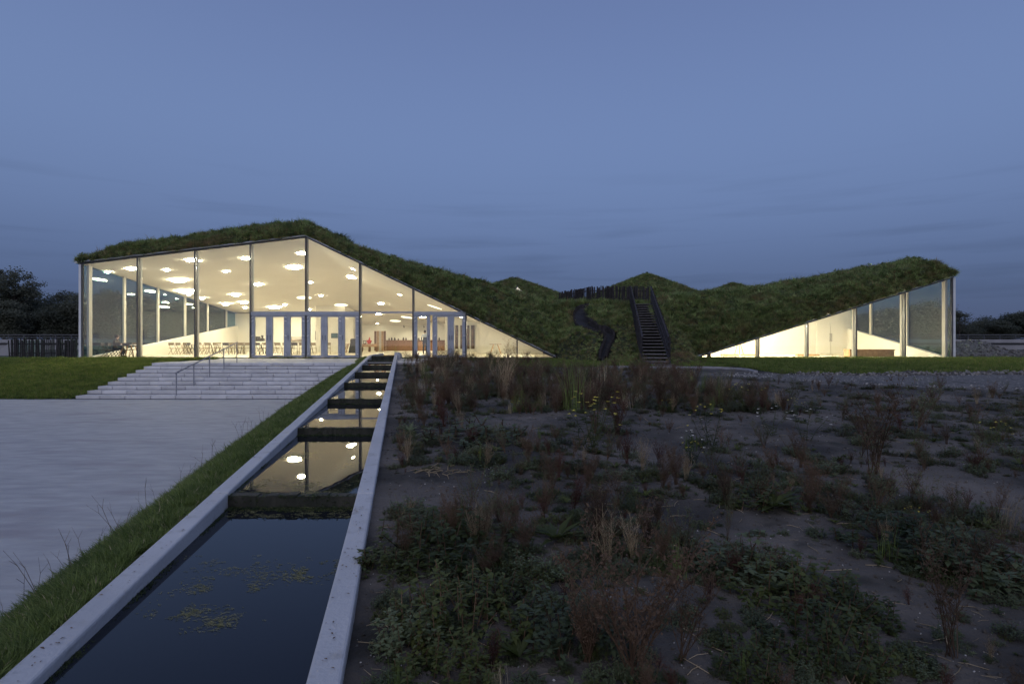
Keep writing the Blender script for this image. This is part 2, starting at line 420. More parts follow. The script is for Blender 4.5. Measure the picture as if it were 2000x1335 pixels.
# soil field right of the channel
ys = np.concatenate([np.linspace(-3, 1.4, 12), 1.5 * (31.0 / 1.5) ** np.linspace(0, 1, 330)])
U = np.linspace(0, 1, 300) ** 1.7
YY, UU = np.meshgrid(ys, U, indexing='ij')
XX = (xr_out(YY) - .01) * (1 - UU) + (3 + YY * 1.25 + 6) * UU
ZZ = soil_z(XX, YY)
ZZ = np.where(YY > 30.8, -.05, ZZ)
tag(grid('soil', XX, YY, ZZ, M['soil']), 'dark sandy soil field with scattered weeds', kind='structure')

# gravel track on the right and the lawn before the right wing
def gz(x, y): return soil_base(x, y) + .035
def trackfar(x): return 18.45 + .25 * np.sin(np.asarray(x) * .45)
def tracknear(x): return np.interp(x, [6, 9, 14, 22, 46], [17.6, 14.6, 12.6, 11.4, 11]) + .5 * NZ.fbm(np.asarray(x) * .9, 0 * np.asarray(x), 3)
xs = np.linspace(6.2, 48, 170); U = np.linspace(0, 1, 60)
XX, UU = np.meshgrid(xs, U); YY = tracknear(XX) * (1 - UU) + trackfar(XX) * UU
edgeF = np.minimum(1, np.minimum(UU, 1 - UU) * 8) * np.minimum(1, (XX - 6.2) * .8)
tag(grid('gravel', XX, YY, gz(XX, YY) - .045 + .05 * edgeF + .02 * NZ.fbm(XX * 6, YY * 6, 3), M['gravel']), 'pale gravel track curving past the right wing', kind='structure')
def lawn_z(x, y):
    t = np.clip((y - 18.7) / 12.1, 0, 1)
    return soil_base(x, 18.7 + 0 * y) * (1 - t) + (-.015) * t + .10 * np.sin(t * math.pi) * .6 + .03 * NZ.fbm(x * 1.1, y * 1.1) - .03 * (t < .02)
XX, YY = np.meshgrid(np.linspace(8.6, 60, 120), np.linspace(18.6, 31.2, 40))
tag(grid('lawn', XX, YY, lawn_z(XX, YY), M['turf']), 'strip of green lawn in front of the right glass wing', kind='structure')
XX, YY = np.meshgrid(np.linspace(-1.5, 9.2, 50), np.linspace(22.2, 31.2, 30))
def fore_z(x, y): return -.13 + .05 * (y - 22.2) / 9 + .02 * NZ.fbm(x * 1.2, y * 1.2)
tag(grid('lawn', XX, YY, fore_z(XX, YY), M['turf']), 'small grass apron at the foot of the timber steps', kind='structure')

# ------------------------------------------------------------------ grass roof heights
def front_l(x): return np.where(np.asarray(x) < -11.2, 5.17 + (np.asarray(x) + 23.5) * (1.45 / 12.3), 6.62 - (np.asarray(x) + 11.2) * (6.58 / 13.63))
def front_r(x): return .04 + (np.asarray(x) - 9.9) * (4.41 / 14.15)
def lump(x, y):
    x = np.asarray(x, float); y = np.asarray(y, float)
    return .30 * NZ.fbm(x * .7, y * .7, 3) + .26 * np.clip(NZ2.fbm(x * 2.3, y * 2.3, 2) + .05, -.1, 1)
def prof_l(u): return np.interp(u, [0, .25, .6, 1.5, 2.5, 5, 10, 33], [.17, .42, .62, .95, 1.15, 1.25, .9, -2.2])
def prof_r(u): return np.interp(u, [0, .25, .6, 1.5, 2.5, 9, 14, 33], [.17, .48, .78, 1.12, 1.22, 1.38, 1.3, -1])
def ceil_l(x, y):
    u = np.asarray(y, float) - 31; f = front_l(x)
    back = np.interp(x, [-27.5, -23.5, -16, -11, -6, 0, 2.43], [3.05, 3.05, 2.85, 2.7, 2.6, 2.5, 2.5])
    return f + (back - f) * np.clip(u / 33, 0, 1)
def roof_l(x, y):
    u = np.asarray(y, float) - 30.8
    E = np.interp(x, [-13, -11.2, -9.4, -6.25, -3, 0, 2.43], [0, 0, .04, .55, 1.15, 1.85, 2.5])
    Ud = np.interp(x, [-11, -3, 2.43], [3, 6, 8.5])
    edge = .30 + .70 * sstep(-23.9, -22.0, x); edge = edge + (1 - edge) * sstep(1.5, 4, u)
    x = np.asarray(x, float)   # the ridge runs back at an angle, towards the left
    xr = x + .36 * np.clip(u, 0, 7) * sstep(-22.5, -13, x) * (1 - sstep(-10, -1, x))
    h = front_l(xr) + (prof_l(u) - .17) * edge + .17 + E * sstep(0, 1, u / Ud)
    h = h + lump(x, y) * sstep(-.3, 1.0, u)
    return np.where(u > 2, np.maximum(h, ceil_l(x, y) + .45), h)
def roof_r(x, y):
    u = np.asarray(y, float) - 30.8
    E = np.interp(x, [9.9, 13, 16.4, 21.3, 24], [2.35, 1.75, .95, .18, 0])
    edge = .30 + .70 * (1 - sstep(23.5, 24.3, x)); edge = edge + (1 - edge) * sstep(1.2, 3.5, u)
    return front_r(x) + (prof_r(u) - .17) * edge + .17 + E * sstep(0, 1, u / 6.5) * (1 - .6 * sstep(12, 30, u)) + lump(x, y) * sstep(-.3, 1.0, u)
def roof_m(x, y):
    x = np.asarray(x, float); y = np.asarray(y, float)
    foot = np.interp(x, [2.3, 2.9, 4.2, 6, 8.4, 9.3, 10.0], [30.7, 28.6, 26.4, 25.2, 25.4, 28.2, 30.7])
    top = np.interp(x, [2.43, 4.5, 8.5, 9.9], [3.3, 3.2, 3.25, 3.1])
    t = np.clip((y - foot) / (35.2 - foot), 0, 1)
    g = fore_z(x, y)
    z = g + (top - g) * (t * .8 + .2 * t * t * (3 - 2 * t)) + np.clip(y - 35.2, 0, 8) * .07
    return z + lump(x, y) * .8 * sstep(0, .3, t)
def roof_all(x, y):
    x = np.asarray(x, float); y = np.asarray(y, float) + 0 * x
    m = roof_m(x, y); l = roof_l(np.minimum(x, 2.43), np.maximum(y, 30.8)); r = roof_r(np.maximum(x, 9.9), np.maximum(y, 30.8))
    wl = 1 - sstep(2.43, 4.6, x); wr = sstep(7.9, 9.9, x)
    wl = np.where(y < 30.8, 0, wl); wr = np.where(y < 30.8, 0, wr)
    # forward of the facade line only the middle ramp exists; it blends in over two metres
    by = sstep(30.8, 32.5, y)
    wl = np.where((x > 2.43), wl * by, wl); wr = np.where((x < 9.9), wr * by, wr)
    return m * (1 - wl - wr) + l * wl + r * wr

# S-shaped sunken path on the middle slope (world points on the slope)
def slope_hit(px, py, y0=24.5, y1=46):
    best = None
    for d in np.arange(y0, y1, .04):
        p = P(px, py, d)
        if p.z <= float(roof_all(p.x, p.y)): return Vector((p.x, p.y, float(roof_all(p.x, p.y))))
        best = p
    return best
def z4(a, b): return (1060 + a * .16478, 520 + b * .16478)
SP = [slope_hit(*z4(a, b)) for a, b in [(585, 462), (500, 470), (455, 505), (440, 560), (455, 625), (520, 690), (620, 735), (730, 765), (785, 800), (790, 850), (765, 915), (735, 975), (715, 1040), (712, 1095)]]
def smooth_line(p, n):
    p = [Vector(q) for q in p]; out = []
    for i in range(len(p) - 1):
        a, b, c, d = p[max(i - 1, 0)], p[i], p[i + 1], p[min(i + 2, len(p) - 1)]
        for k in range(n):
            t = k / n
            out.append(.5 * ((2 * b) + (c - a) * t + (2 * a - 5 * b + 4 * c - d) * t * t + (3 * b - a - 3 * c + d) * t ** 3))
    return out + [p[-1]]
SPL = smooth_line(SP, 6)
SPA = np.array([(p.x, p.y) for p in SPL])
def path_dist(x, y):
    x = np.asarray(x, float).ravel(); y = np.asarray(y, float).ravel()
    return np.sqrt(((np.stack([x, y], -1)[:, None, :] - SPA[None]) ** 2).sum(-1)).min(1)
# timber stair line on the slope
ST0 = Vector((6.38, 24.9, -.20)); ST1 = Vector((7.83, 34.6, 3.26))
def stair_dist(x, y):
    t = np.clip((np.asarray(y) - ST0.y) / (ST1.y - ST0.y), -.1, 1.0)
    return np.abs(np.asarray(x) - (ST0.x + (ST1.x - ST0.x) * t)) + np.where((np.asarray(y) > ST1.y + .2), 9, 0)

# ------------------------------------------------------------------ the two glass wings
def poly_clip(xa, xb, z0, ftop):
    return [(xa, z0), (xb, z0), (xb, float(ftop(xb))), (xa, float(ftop(xa)))]

wing = tag(empty('museum_building', (-10.5, 31, 0)), 'large glass hall with peaked grass roof, its interior warmly lit', 'building')
wing.location = (0, 0, 0)
YF = 31.0
px_l = [158, 270, 382, 490, 598, 703, 807, 910, 1010]
ml = [fx(p) for p in px_l] + [2.30]
def facade(w, ms, ftop, xs_line, transoms):
    """frame, mullions, panes and columns of one frontal glass wall"""
    fr = MB()
    pts = xs_line
    for (a, b) in zip(pts[:-1], pts[1:]):
        za, zb = float(ftop(a)), float(ftop(b))
        fr.hexa([(a, YF - .06, za - .07), (b, YF - .06, zb - .07), (b, YF + .07, zb - .07), (a, YF + .07, za - .07),
                 (a, YF - .06, za), (b, YF - .06, zb), (b, YF + .07, zb), (a, YF + .07, za)])
    fr.box(pts[0], pts[-1], YF - .05, YF + .06, -.02, .045)
    fac = fr.build('glass_facade', M['steel'], w)
    fas = MB()
    for (a, b) in zip(pts[:-1], pts[1:]):
        za, zb = float(ftop(a)), float(ftop(b))
        n = max(1, int(round((b - a) / 2.9))) 
        for k in range(n):
            p, q = a + (b - a) * k / n, a + (b - a) * (k + 1) / n - .012
            zp, zq = float(ftop(p)), float(ftop(q))
            fb = MB(); fb.hexa([(p, YF - .20, zp + .012), (q, YF - .20, zq + .012), (q, YF + .3, zq + .012), (p, YF + .3, zp + .012),
                      (p, YF - .20, zp + .075), (q, YF - .20, zq + .075), (q, YF + .3, zq + .075), (p, YF + .3, zp + .075)])
            fb.build('fascia', M['alu'], w)
    for i, x in enumerate(ms):
        z = float(ftop(x)) - .07
        if z < .2: continue
        first = (i == 0 and w is wing) or (w is not wing and i == len(ms) - 1)
        if first:
            s = 1 if w is wing else -1
            MB().box(x - .06, x + .06, YF - .08, YF + .08, .045, z).build('corner_post', M['alu_light'], fac)
            MB().box(x + s * .065 - .0, x + s * .065 + s * .07, YF - .05, YF + .05, .045, z).build('mullion', M['steel'], fac) if s > 0 else MB().box(x - .135, x - .065, YF - .05, YF + .05, .045, z).build('mullion', M['steel'], fac)
            MB().box(x + s * .27 - .06, x + s * .27 + .06, YF + .15, YF + .40, 0, z + .0).build('column', M['cream'], w)
        else:
            MB().box(x - .036, x + .036, YF - .09, YF + .09, .045, z).build('mullion', M['steel'], fac)
            MB().box(x - .04, x + .04, YF + .14, YF + .30, 0, z - .02).build('column', M['cream'], w)
    cuts = [pts[0]] + [m for m in ms[1:-1]] + [pts[-1]]
    return fac
lt = lambda x: front_l(x)
fac_l = facade(wing, ml, lt, [-23.5, -11.2, 2.36], None)
def pane(x0, x1, z0, ftop, w, ztopv=None, y=YF):
    pol = [(x0, z0), (x1, z0)]
    if ztopv is not None: pol += [(x1, ztopv), (x0, ztopv)]
    else:
        za, zb = float(ftop(x0)) - .07, float(ftop(x1)) - .07
        if zb > z0 + .02: pol.append((x1, zb))
        else:
            # the slope crosses the sill inside this pane
            t = (za - z0) / max(1e-6, (za - zb)); pol[1] = (x0 + (x1 - x0) * t, z0)
        if za > z0 + .02: pol.append((x0, za))
        else:
            t = (zb - z0) / max(1e-6, (zb - za)); pol[0] = (x1 - (x1 - x0) * t, z0)
    if len(pol) < 3: return
    return MB().prism(pol, 'y', y - .008, y + .008).build('pane', M['glass'], w)
TZ = 2.49
e = .05
pane(ml[0] + .17, ml[1] - e, .045, lt, fac_l); pane(ml[1] + e, ml[2] - e, .045, lt, fac_l); pane(ml[2] + e, ml[3] - e, .045, lt, fac_l)
for i in (3, 4, 5, 6):
    pane(ml[i] + e, ml[i + 1] - e, TZ + .05, lt, fac_l)
MB().box(ml[3] + e, ml[5] - e, YF - .10, YF + .10, TZ - .14, TZ + .05).build('transom', M['alu'], fac_l)
MB().box(ml[5] + e, ml[6] - e, YF - .06, YF + .06, TZ - .04, TZ + .05).build('transom', M['alu'], fac_l)
MB().box(ml[6] + e, ml[7] - .02, YF - .10, YF + .10, TZ - .14, TZ + .05).build('transom', M['alu'], fac_l)
pane(ml[5] + e, ml[6] - e, .045, lt, fac_l, TZ - .04)
pane(ml[7] + e, ml[8] - e, .045, lt, fac_l)
pane(ml[8] + e, 2.2, .045, lt, fac_l)
cylm = MB().tube([(-.055, 0, 0), (.055, 0, .02)], [.022, .03], 8).mesh('hinge', M['alu_light'])
def door(x0, x1, hinge_left, w, ajar=0):
    fb = MB(); s = .20; z1 = TZ - .145
    fb.box(0, s * .9, -.05, .05, .05, z1); fb.box(x1 - x0 - s * .9, x1 - x0, -.05, .05, .05, z1)
    fb.box(s * .9, x1 - x0 - s * .9, -.048, .048, .05, .17); fb.box(s * .9, x1 - x0 - s * .9, -.048, .048, z1 - .10, z1)
    d = fb.build('door', M['alu'], w, bevel=.004); d.location = (x0, YF, 0)
    if ajar: d.location = (x1, YF, 0); d.rotation_euler = (0, 0, ajar); 
    off = -(x1 - x0) if ajar else 0
    if ajar:
        for v in d.data.vertices: v.co.x += off
    p = MB().box(s * .9 + off, x1 - x0 - s * .9 + off, -.01, .01, .17, z1 - .10).build('pane', M['glass'], d)
    hx = (.07 if hinge_left else x1 - x0 - .07) + off
    for z in (.22, 1.22, 2.02, 2.22):
        h = bpy.data.objects.new('hinge', cylm); col.objects.link(h); h.parent = d; h.location = (hx, -.075, z); h.rotation_euler = (0, R(-25 if hinge_left else 25), 0)
    hn = MB(); q = (x1 - x0 - .07 if hinge_left else .07) + off
    hn.tube([(q, -.05, 1.0), (q, -.10, 1.0), (q, -.10, 1.25), (q, -.05, 1.25)], .012, 6).build('handle', M['steel'], d)
    return d
def bay_doors(a, b, w):
    n = 3; ww = (b - a) / n
    for k in range(n): door(a + k * ww + .004, a + (k + 1) * ww - .004, k == 0, w)
bay_doors(ml[3] + .05, ml[4] - .05, wing); bay_doors(ml[4] + .05, ml[5] - .05, wing)
da, db = ml[6] + .05, ml[7] - .02
door(da, da + .88, True, wing); 
MB().box(da + .88 + .13, da + 1.08, YF - .07, YF + .07, .05, TZ - .145).build('door_post', M['alu'], wing)
door(da + 1.085, da + 2.0, True, wing); door(da + 2.005, db, False, wing)

# side glazing, left: runs back from the front corner, sill wall rising, ceiling falling
def side_wall(w, x0, ax, umax, topf, sillf, stepu, ncol, inward):
    sp = empty('side_facade'); sp.parent = w
    us = [stepu * k for k in range(ncol + 1)]
    us = [u for u in us if u < umax - .6] + [umax]
    for k, (a, b) in enumerate(zip(us[:-1], us[1:])):
        pa = [(x0 + ax * a, YF + a), (x0 + ax * b, YF + b)]
        za0, za1, zb0, zb1 = sillf(a), topf(a), sillf(b), topf(b)
        xa, ya = pa[0]; xb, yb = pa[1]; t = .012
        if zb1 - zb0 < .05: zb1 = zb0 + .03
        MB().hexa([(xa - t, ya, za0), (xb - t, yb, zb0), (xb + t, yb, zb0), (xa + t, ya, za0), (xa - t, ya, za1), (xb - t, yb, zb1), (xb + t, yb, zb1), (xa + t, ya, za1)]).build('pane', M['glass_side'], sp)
        if k > 0:
            MB().box(xa + inward * .06 - .055, xa + inward * .06 + .055, ya - .09, ya + .09, za0 - .1, za1 + .05).build('column', M['cream'], sp)
    # sill wall
    s = MB(); a, b = 0.0, umax; xo = x0 + inward * .10
    s.hexa([(xo - .14, YF + .3, -.1), (xo + ax * b - .14, YF + b, -.1), (xo + ax * b + .14, YF + b, -.1), (xo + .14, YF + .3, -.1),
            (xo - .14, YF + .3, sillf(.3) - .02), (xo + ax * b - .14, YF + b, sillf(b)), (xo + ax * b + .14, YF + b, sillf(b)), (xo + .14, YF + .3, sillf(.3) - .02)])
    s.build('sill_wall', M['white'], w)
    return sp
side_wall(wing, -23.5, -.121, 29.5, lambda u: 5.17 - .0675 * u - .02, lambda u: .02 + .105 * u, 4.13, 8, 1)

# ceiling, floor, walls of the left hall
XX, YY = np.meshgrid(np.linspace(-23.5, 2.43, 54), np.linspace(31.05, 64, 40))
sk = np.clip((-11.2 - XX) / 12.3, 0, 1); XS = XX - .121 * (YY - 31) * sk
grid('ceiling', XS, YY, ceil_l(XX, YY) - .005, M['ceil'], wing)
MB().prism([(-23.4, 31.06), (2.4, 31.06), (2.4, 64), (-27.6, 64)], 'z', -.2, 0).build('floor', M['floor'], wing)
def wall_x(w, x0, x1, y, cf, t=.2):
    n = 12; xs_ = np.linspace(x0, x1, n)
    MB().prism([(x0, 0), (x1, 0)] + [(x, max(.05, float(cf(x, y + t)) - .01)) for x in xs_[::-1]], 'y', y, y + t).build('wall', M['white'], w)
wall_x(wing, -28, -3, 64, ceil_l)
wall_x(wing, -27.2, -14.5, 54.0, ceil_l)
# white core wall with a board on it, and the wall at the right end
MB().box(-17.6, -15.0, 51.0, 53.9, 0, 4.2).build('wall', M['white'], wing)
wall_x(wing, -2.5, 2.4, 44.0, ceil_l)
wall_x(wing, -5.9, -2.6, 50.0, ceil_l)
MB().box(-2.7, -2.5, 44.2, 50.0, 0, 2.3).build('wall', M['white'], wing)
wall_x(wing, -9.0, -6.0, 60, ceil_l)

disc_big = MB(); disc_small = MB()
def disc(r, h=.02):
    n = 28; mb = MB(); vs = [(r * math.cos(2 * math.pi * i / n), r * math.sin(2 * math.pi * i / n), 0) for i in range(n)] + [(r * math.cos(2 * math.pi * i / n), r * math.sin(2 * math.pi * i / n), h) for i in range(n)]
    return mb.add(vs, [tuple(range(n - 1, -1, -1)), tuple(range(n, 2 * n))] + [(i, (i + 1) % n, (i + 1) % n + n, i + n) for i in range(n)])
DB = disc(.42).mesh('ceiling_light', M['lamp']); DM = disc(.235).mesh('ceiling_light', M['lamp']); DS = disc(.105).mesh('ceiling_light', M['spot']); DD = disc(.56).mesh('ceiling_light', M['dim'])
def ceil_light(w, px, py, me, cf):
    for d in np.arange(31.3, 63.5, .05):
        p = P(px, py, d)
        if p.z >= float(cf(p.x, p.y)): break
    else: return
    x, y = p.x, p.y; z = float(cf(x, y))
    put_light(w, x, y, me, cf)
def put_light(w, x, y, me, cf):
    z = float(cf(x, y)); h = .3
    n = Vector((-(float(cf(x + h, y)) - float(cf(x - h, y))) / (2 * h), -(float(cf(x, y + h)) - float(cf(x, y - h))) / (2 * h), 1)).normalized()
    o = bpy.data.objects.new('ceiling_light', me); col.objects.link(o); o.parent = w
    o.location = Vector((x, y, z)) - n * .035; o.rotation_euler = n.to_track_quat('Z', 'Y').to_euler()
for px, py, k in [(257, 524, 1), (326, 527, 0), (372, 507, 1), (387, 509, 0), (349, 547, 2), (481, 504, 1), (441, 530, 0), (363, 569, 2), (369, 575, 0), (460, 576, 1), (441, 594, 1),
                  (476, 591, 1), (479, 601, 0), (395, 583, 0), (504, 555, 1), (575, 521, 2), (589, 494, 1), (606, 551, 0), (627, 577, 0), (687, 540, 2), (690, 525, 0), (594, 581, 3),
                  (536, 600, 2), (556, 595, 0), (604, 604, 0), (666, 595, 3), (744, 592, 1), (781, 575, 0), (740, 613, 1), (794, 619, 3), (772, 626, 3), (737, 631, 0), (822, 618, 2), (849, 599, 3),
                  (640, 617, 1), (690, 622, 1), (210, 531, 0)]:
    ceil_light(wing, px, py, {0: DS, 1: DM, 2: DB, 3: DD}[k], ceil_l)

for x, y in ((-1.4, 36.5), (-.2, 40.5), (-4.2, 46), (1.0, 37.5)): put_light(wing, x, y, DM, ceil_l)  # unseen ceiling discs added to brighten the bay right of the doors
# right wing
wing_r = tag(empty('museum_building'), 'low wedge-shaped glass wing with grass roof rising to the right, lit inside', 'building')
px_r = [1386, 1481, 1576.5, 1671, 1766, 1862]
mr_ = [fx(p) for p in px_r]
rt = lambda x: front_r(x)
fac_r = facade(wing_r, mr_, rt, [10.0, 24.05], None)
mm = [10.15] + mr_
for a, b in zip(mm[:-1], mm[1:]): pane(a + .05, b - (.05 if b < 24 else .17), .045, rt, fac_r)
def ceil_r(x, y):
    u = np.asarray(y, float) - 31
    return front_r(x) + np.interp(u, [0, 9, 20], [0, .88, .2])
side_wall(wing_r, 24.05, .07, 16.0, lambda u: 4.44 + .097 * min(u, 9) - max(0, u - 9) * .1, lambda u: .02 + .176 * u, 3.95, 4, -1)
XX, YY = np.meshgrid(np.linspace(9.9, 24.05, 30), np.linspace(31.05, 48, 24))
grid('ceiling', XX + .07 * (YY - 31) * np.clip((XX - 17) / 7, 0, 1), YY, ceil_r(XX, YY) - .005, M['ceil'], wing_r)
MB().prism([(9.95, 31.06), (23.95, 31.06), (25.3, 48), (9.95, 48)], 'z', -.2, 0).build('floor', M['floor'], wing_r)
wall_x(wing_r, 10.0, 25.0, 41.6, ceil_r)
for x, y, me in [(12.5, 34, DB), (15, 33.2, DB), (15.5, 37.5, DB), (18, 34.5, DB), (20.5, 33, DS), (21, 36.8, DB), (23, 34, DB), (22.5, 39, DM), (23.4, 40.4, DB), (18.3, 38.2, DB), (21.5, 40.6, DB), (12.8, 37.8, DM), (24.2, 38.3, DM), (13.8, 39.6, DM), (16.2, 39.6, DM), (20.2, 39.5, DB), (17, 36, DM), (22.0, 40.6, DM), (11.6, 36.6, DM), (23.6, 36.2, DB), (14.2, 35.6, DM)]:  # discs out of view, several added only to brighten the wing's walls
    put_light(wing_r, x, y, me, ceil_r)

# roofs: soil sheet with a vertical lip, split at the two ends of the middle slope
def roof_sheet(name, xs, y0, parent, label=None):
    ys = np.concatenate([[y0, y0 + .12, y0 + .3, y0 + .55], np.concatenate([np.linspace(y0 + .8, 42, 60), np.linspace(43, 64, 24)])])
    X, Y = np.meshgrid(xs, ys); Z = roof_all(X, Y)
    return grid(name, X, Y, Z, M['roofsoil'], parent)
roof_sheet('roof', np.concatenate([np.linspace(-23.72, -22, 10), np.linspace(-21.6, 2.43, 130)]), 30.8, wing)
roof_sheet('roof', np.concatenate([np.linspace(9.9, 22.4, 75), np.linspace(22.7, 24.2, 12)]), 30.8, wing_r)
MB().hexa([(-23.70, 30.82, 5.16), (-23.5, 30.82, 5.18), (-27.1, 62, 3.2), (-27.4, 62, 3.2), (-23.70, 30.82, 5.24), (-23.5, 30.82, 5.26), (-27.1, 62, 3.5), (-27.4, 62, 3.5)]).build('eaves', M['alu_light'], wing)
xs = np.linspace(2.43, 9.9, 40); ys = np.concatenate([np.linspace(24.8, 36, 70), np.linspace(36.5, 64, 40)])
X, Y = np.meshgrid(xs, ys); Z = roof_all(X, Y); Z = np.where(roof_m(X, Y) <= fore_z(X, Y) + .003, fore_z(X, Y) - .02, Z)
pd = path_dist(X, Y).reshape(X.shape)
Z = Z - .30 * (1 - sstep(.30, .55, pd))
tag(grid('hill', X, Y, Z, M['roofsoil']), 'grassed slope rising between the two glass wings', kind='structure')

# far grass peaks of the roofscape
HILLS = [(P(1003, 546, 55), 11.5, 'low grassy peak left of the timber fence'), (P(1263, 537, 60), 12.5, 'pointed grassy peak behind the timber stairs'), (P(1432, 556, 54), 9.0, 'small grassy peak behind the right wing roof')]
for c, rad, lab in HILLS:
    A, RR = np.meshgrid(np.linspace(0, 2 * math.pi, 49), np.linspace(0, .5, 30), indexing='ij')
    X = c.x + rad * RR * np.cos(A) * 1.1; Y = c.y + rad * RR * np.sin(A)
    Z = c.z - (c.z - 2.0) * RR ** 1.08 + .25 * NZ2.fbm(X * .5, Y * .5, 3) * np.minimum(1, RR * 4)
    Z[:, 0] = c.z
    tag(grid('hill', X, Y, Z, M['roofsoil']), lab, kind='structure')
# lit skylight on the left peak
sk = tag(empty('skylight', P(1012, 569.5, 48)), 'small lit triangular skylight in the grassy peak', 'skylight')
s = .36
MB().prism([(-.36, -.1), (.5, -.1), (-.06, .38)], 'y', 0, .3).build('lit_opening', emis_mat('skylight_glow', (1, .86, .58), .75), sk)
MB().hexa([(-.5, -.04, -.1), (-.42, -.04, -.1), (-.42, .3, -.1), (-.5, .3, -.1), (-.05, -.04, .56), (.0, -.04, .5), (0, .3, .5), (-.05, .3, .56)]).build('frame', M['steel'], sk)

# ------------------------------------------------------------------ wide stone steps
stairs = tag(empty('stone_staircase', (-11, 19.8, PZ)), 'wide flight of nine pale stone steps up to the terrace', 'staircase')
sm = {}
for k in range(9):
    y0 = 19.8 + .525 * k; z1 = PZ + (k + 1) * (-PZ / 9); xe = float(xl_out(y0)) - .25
    MB().box(-15.15 - stairs.location.x, xe - stairs.location.x, y0 + .05 - 19.8, y0 + .7 - 19.8, z1 - .4 - PZ, z1 - .105 - PZ).build('step_shade_core', M['weir'], stairs)  # near-black core, paints the shadow line under each slab's overhang
    x = -15.2 + .02 * rng.random(); first = True
    while x < xe - .2:
        ln = (.45 + .45 * rng.random()) if first else .86 + .04 * rng.random()
        first = False; x2 = min(x + ln, xe)
        b = MB().box(0, x2 - x - .020, 0, .62, -.107, 0).build('step_slab', M['stone'], stairs, bevel=.006)
        b.location = Vector((x, y0 + rng.normal(0, .002), z1 + rng.normal(0, .0015))) - stairs.location
        x = x2
hr = tag(empty('stair_handrail', (-11.79, 19.95, PZ)), 'slim steel handrail on five posts going up the stone steps', 'handrail')
tops = []
for k in range(5):
    y = 19.98 + 1.1 * k; st = min(8, int((y - 19.8) / .525)); z0 = PZ + (st + 1) * (-PZ / 9) if y < 24.5 else 0
    zt = -.19 + .2625 * k; tops.append(Vector((0, y - 19.95, zt - PZ)))
    MB().tube([(0, y - 19.95, z0 - PZ), (0, y - 19.95, zt - PZ - .015)], .022, 8).build('post', M['galv'], hr)
MB().tube([tops[0] + Vector((0, -.05, -.012)), tops[0], tops[-1], tops[-1] + Vector((0, .05, .012))], .026, 8).build('rail', M['galv'], hr)

# ------------------------------------------------------------------ stepped water channel
chan = tag(empty('water_channel'), 'long concrete channel with stepped water basins leading to the hall', 'channel')
WY = [5.03 + 3.33 * k for k in range(8)]; JY = [-1.63, 1.70] + WY + [29.0]
for side, (xa, xb) in (('l', (xl_out, xl_in)), ('r', (xr_in, xr_out))):
    for a, b in zip(JY[:-1], JY[1:]):
        a2, b2 = a + .003, b - .003
        za, zb = float(ztop(a2)), float(ztop(b2)); g = rng.normal(0, .003)
        MB().hexa([(xa(a2), a2, za - 1.0), (xb(a2), a2, za - 1.0), (xb(b2), b2, zb - 1.0), (xa(b2), b2, zb - 1.0),
                   (xa(a2), a2, za + g), (xb(a2), a2, za + g), (xb(b2), b2, zb + g), (xa(b2), b2, zb + g)]).build('wall_segment', M['wallc'], chan, bevel=.014)
for y in [1.70] + WY:
    z = float(ztop(y)) - .028; n = 14; b = MB()
    xs_ = np.linspace(float(xl_in(y)) - .02, float(xr_in(y)) + .0, n)
    for q in range(n - 1):
        h0, h1 = z + rng.normal(0, .004), z + rng.normal(0, .004)
        b.hexa([(xs_[q], y, z - .8), (xs_[q + 1], y, z - .8), (xs_[q + 1], y + .11, z - .8), (xs_[q], y + .11, z - .8), (xs_[q], y + rng.normal(0, .003), h0), (xs_[q + 1], y, h0), (xs_[q + 1], y + .11, h0), (xs_[q], y + .11, h0)])
    b.build('weir', M['weir'], chan)
WZ = []
for i, (a, b) in enumerate(zip([1.70] + WY, WY + [30.75])):
    z = float(ztop(a)) - .034; WZ.append((a + .1, b, z))
    XX, YY = np.meshgrid(np.linspace(0, 1, 4), np.linspace(a + .1, b + .02, 6))
    X = xl_in(YY) - .01 + (xr_in(YY) - xl_in(YY) + .02) * XX
    tag(grid('water', X, YY, np.full_like(X, z), M['water']), 'still dark water basin of the stepped channel', kind='structure', group='channel basins')
# head of the channel: its left wall turns towards the glass
a = Vector((float(xl_out(29.0)), 29.0, 0)); b = Vector((fx(752), 30.7, 0)); zt = float(ztop(29.0))
MB().hexa([(a.x, a.y, -.3), (a.x + .15, a.y, -.3), (b.x, b.y, -.3), (b.x - .15, b.y, -.3), (a.x, a.y, zt), (a.x + .15, a.y, zt), (b.x, b.y, zt + .05), (b.x - .15, b.y, zt + .05)]).build('wall_segment', M['wallc'], chan, bevel=.01)
a = Vector((float(xr_in(29.0)), 29.0, 0))
MB().hexa([(a.x, a.y, -.3), (a.x + .15, a.y, -.3), (a.x + .05, 30.7, -.3), (a.x - .1, 30.7, -.3), (a.x, a.y, zt), (a.x + .15, a.y, zt), (a.x + .05, 30.7, zt + .02), (a.x - .1, 30.7, zt + .02)]).build('wall_segment', M['wallc'], chan, bevel=.01)
MB().box(a.x - .02, a.x + .25, 29.02, 29.3, -.2, zt + .12).build('end_block', M['wallc'], chan, bevel=.01)

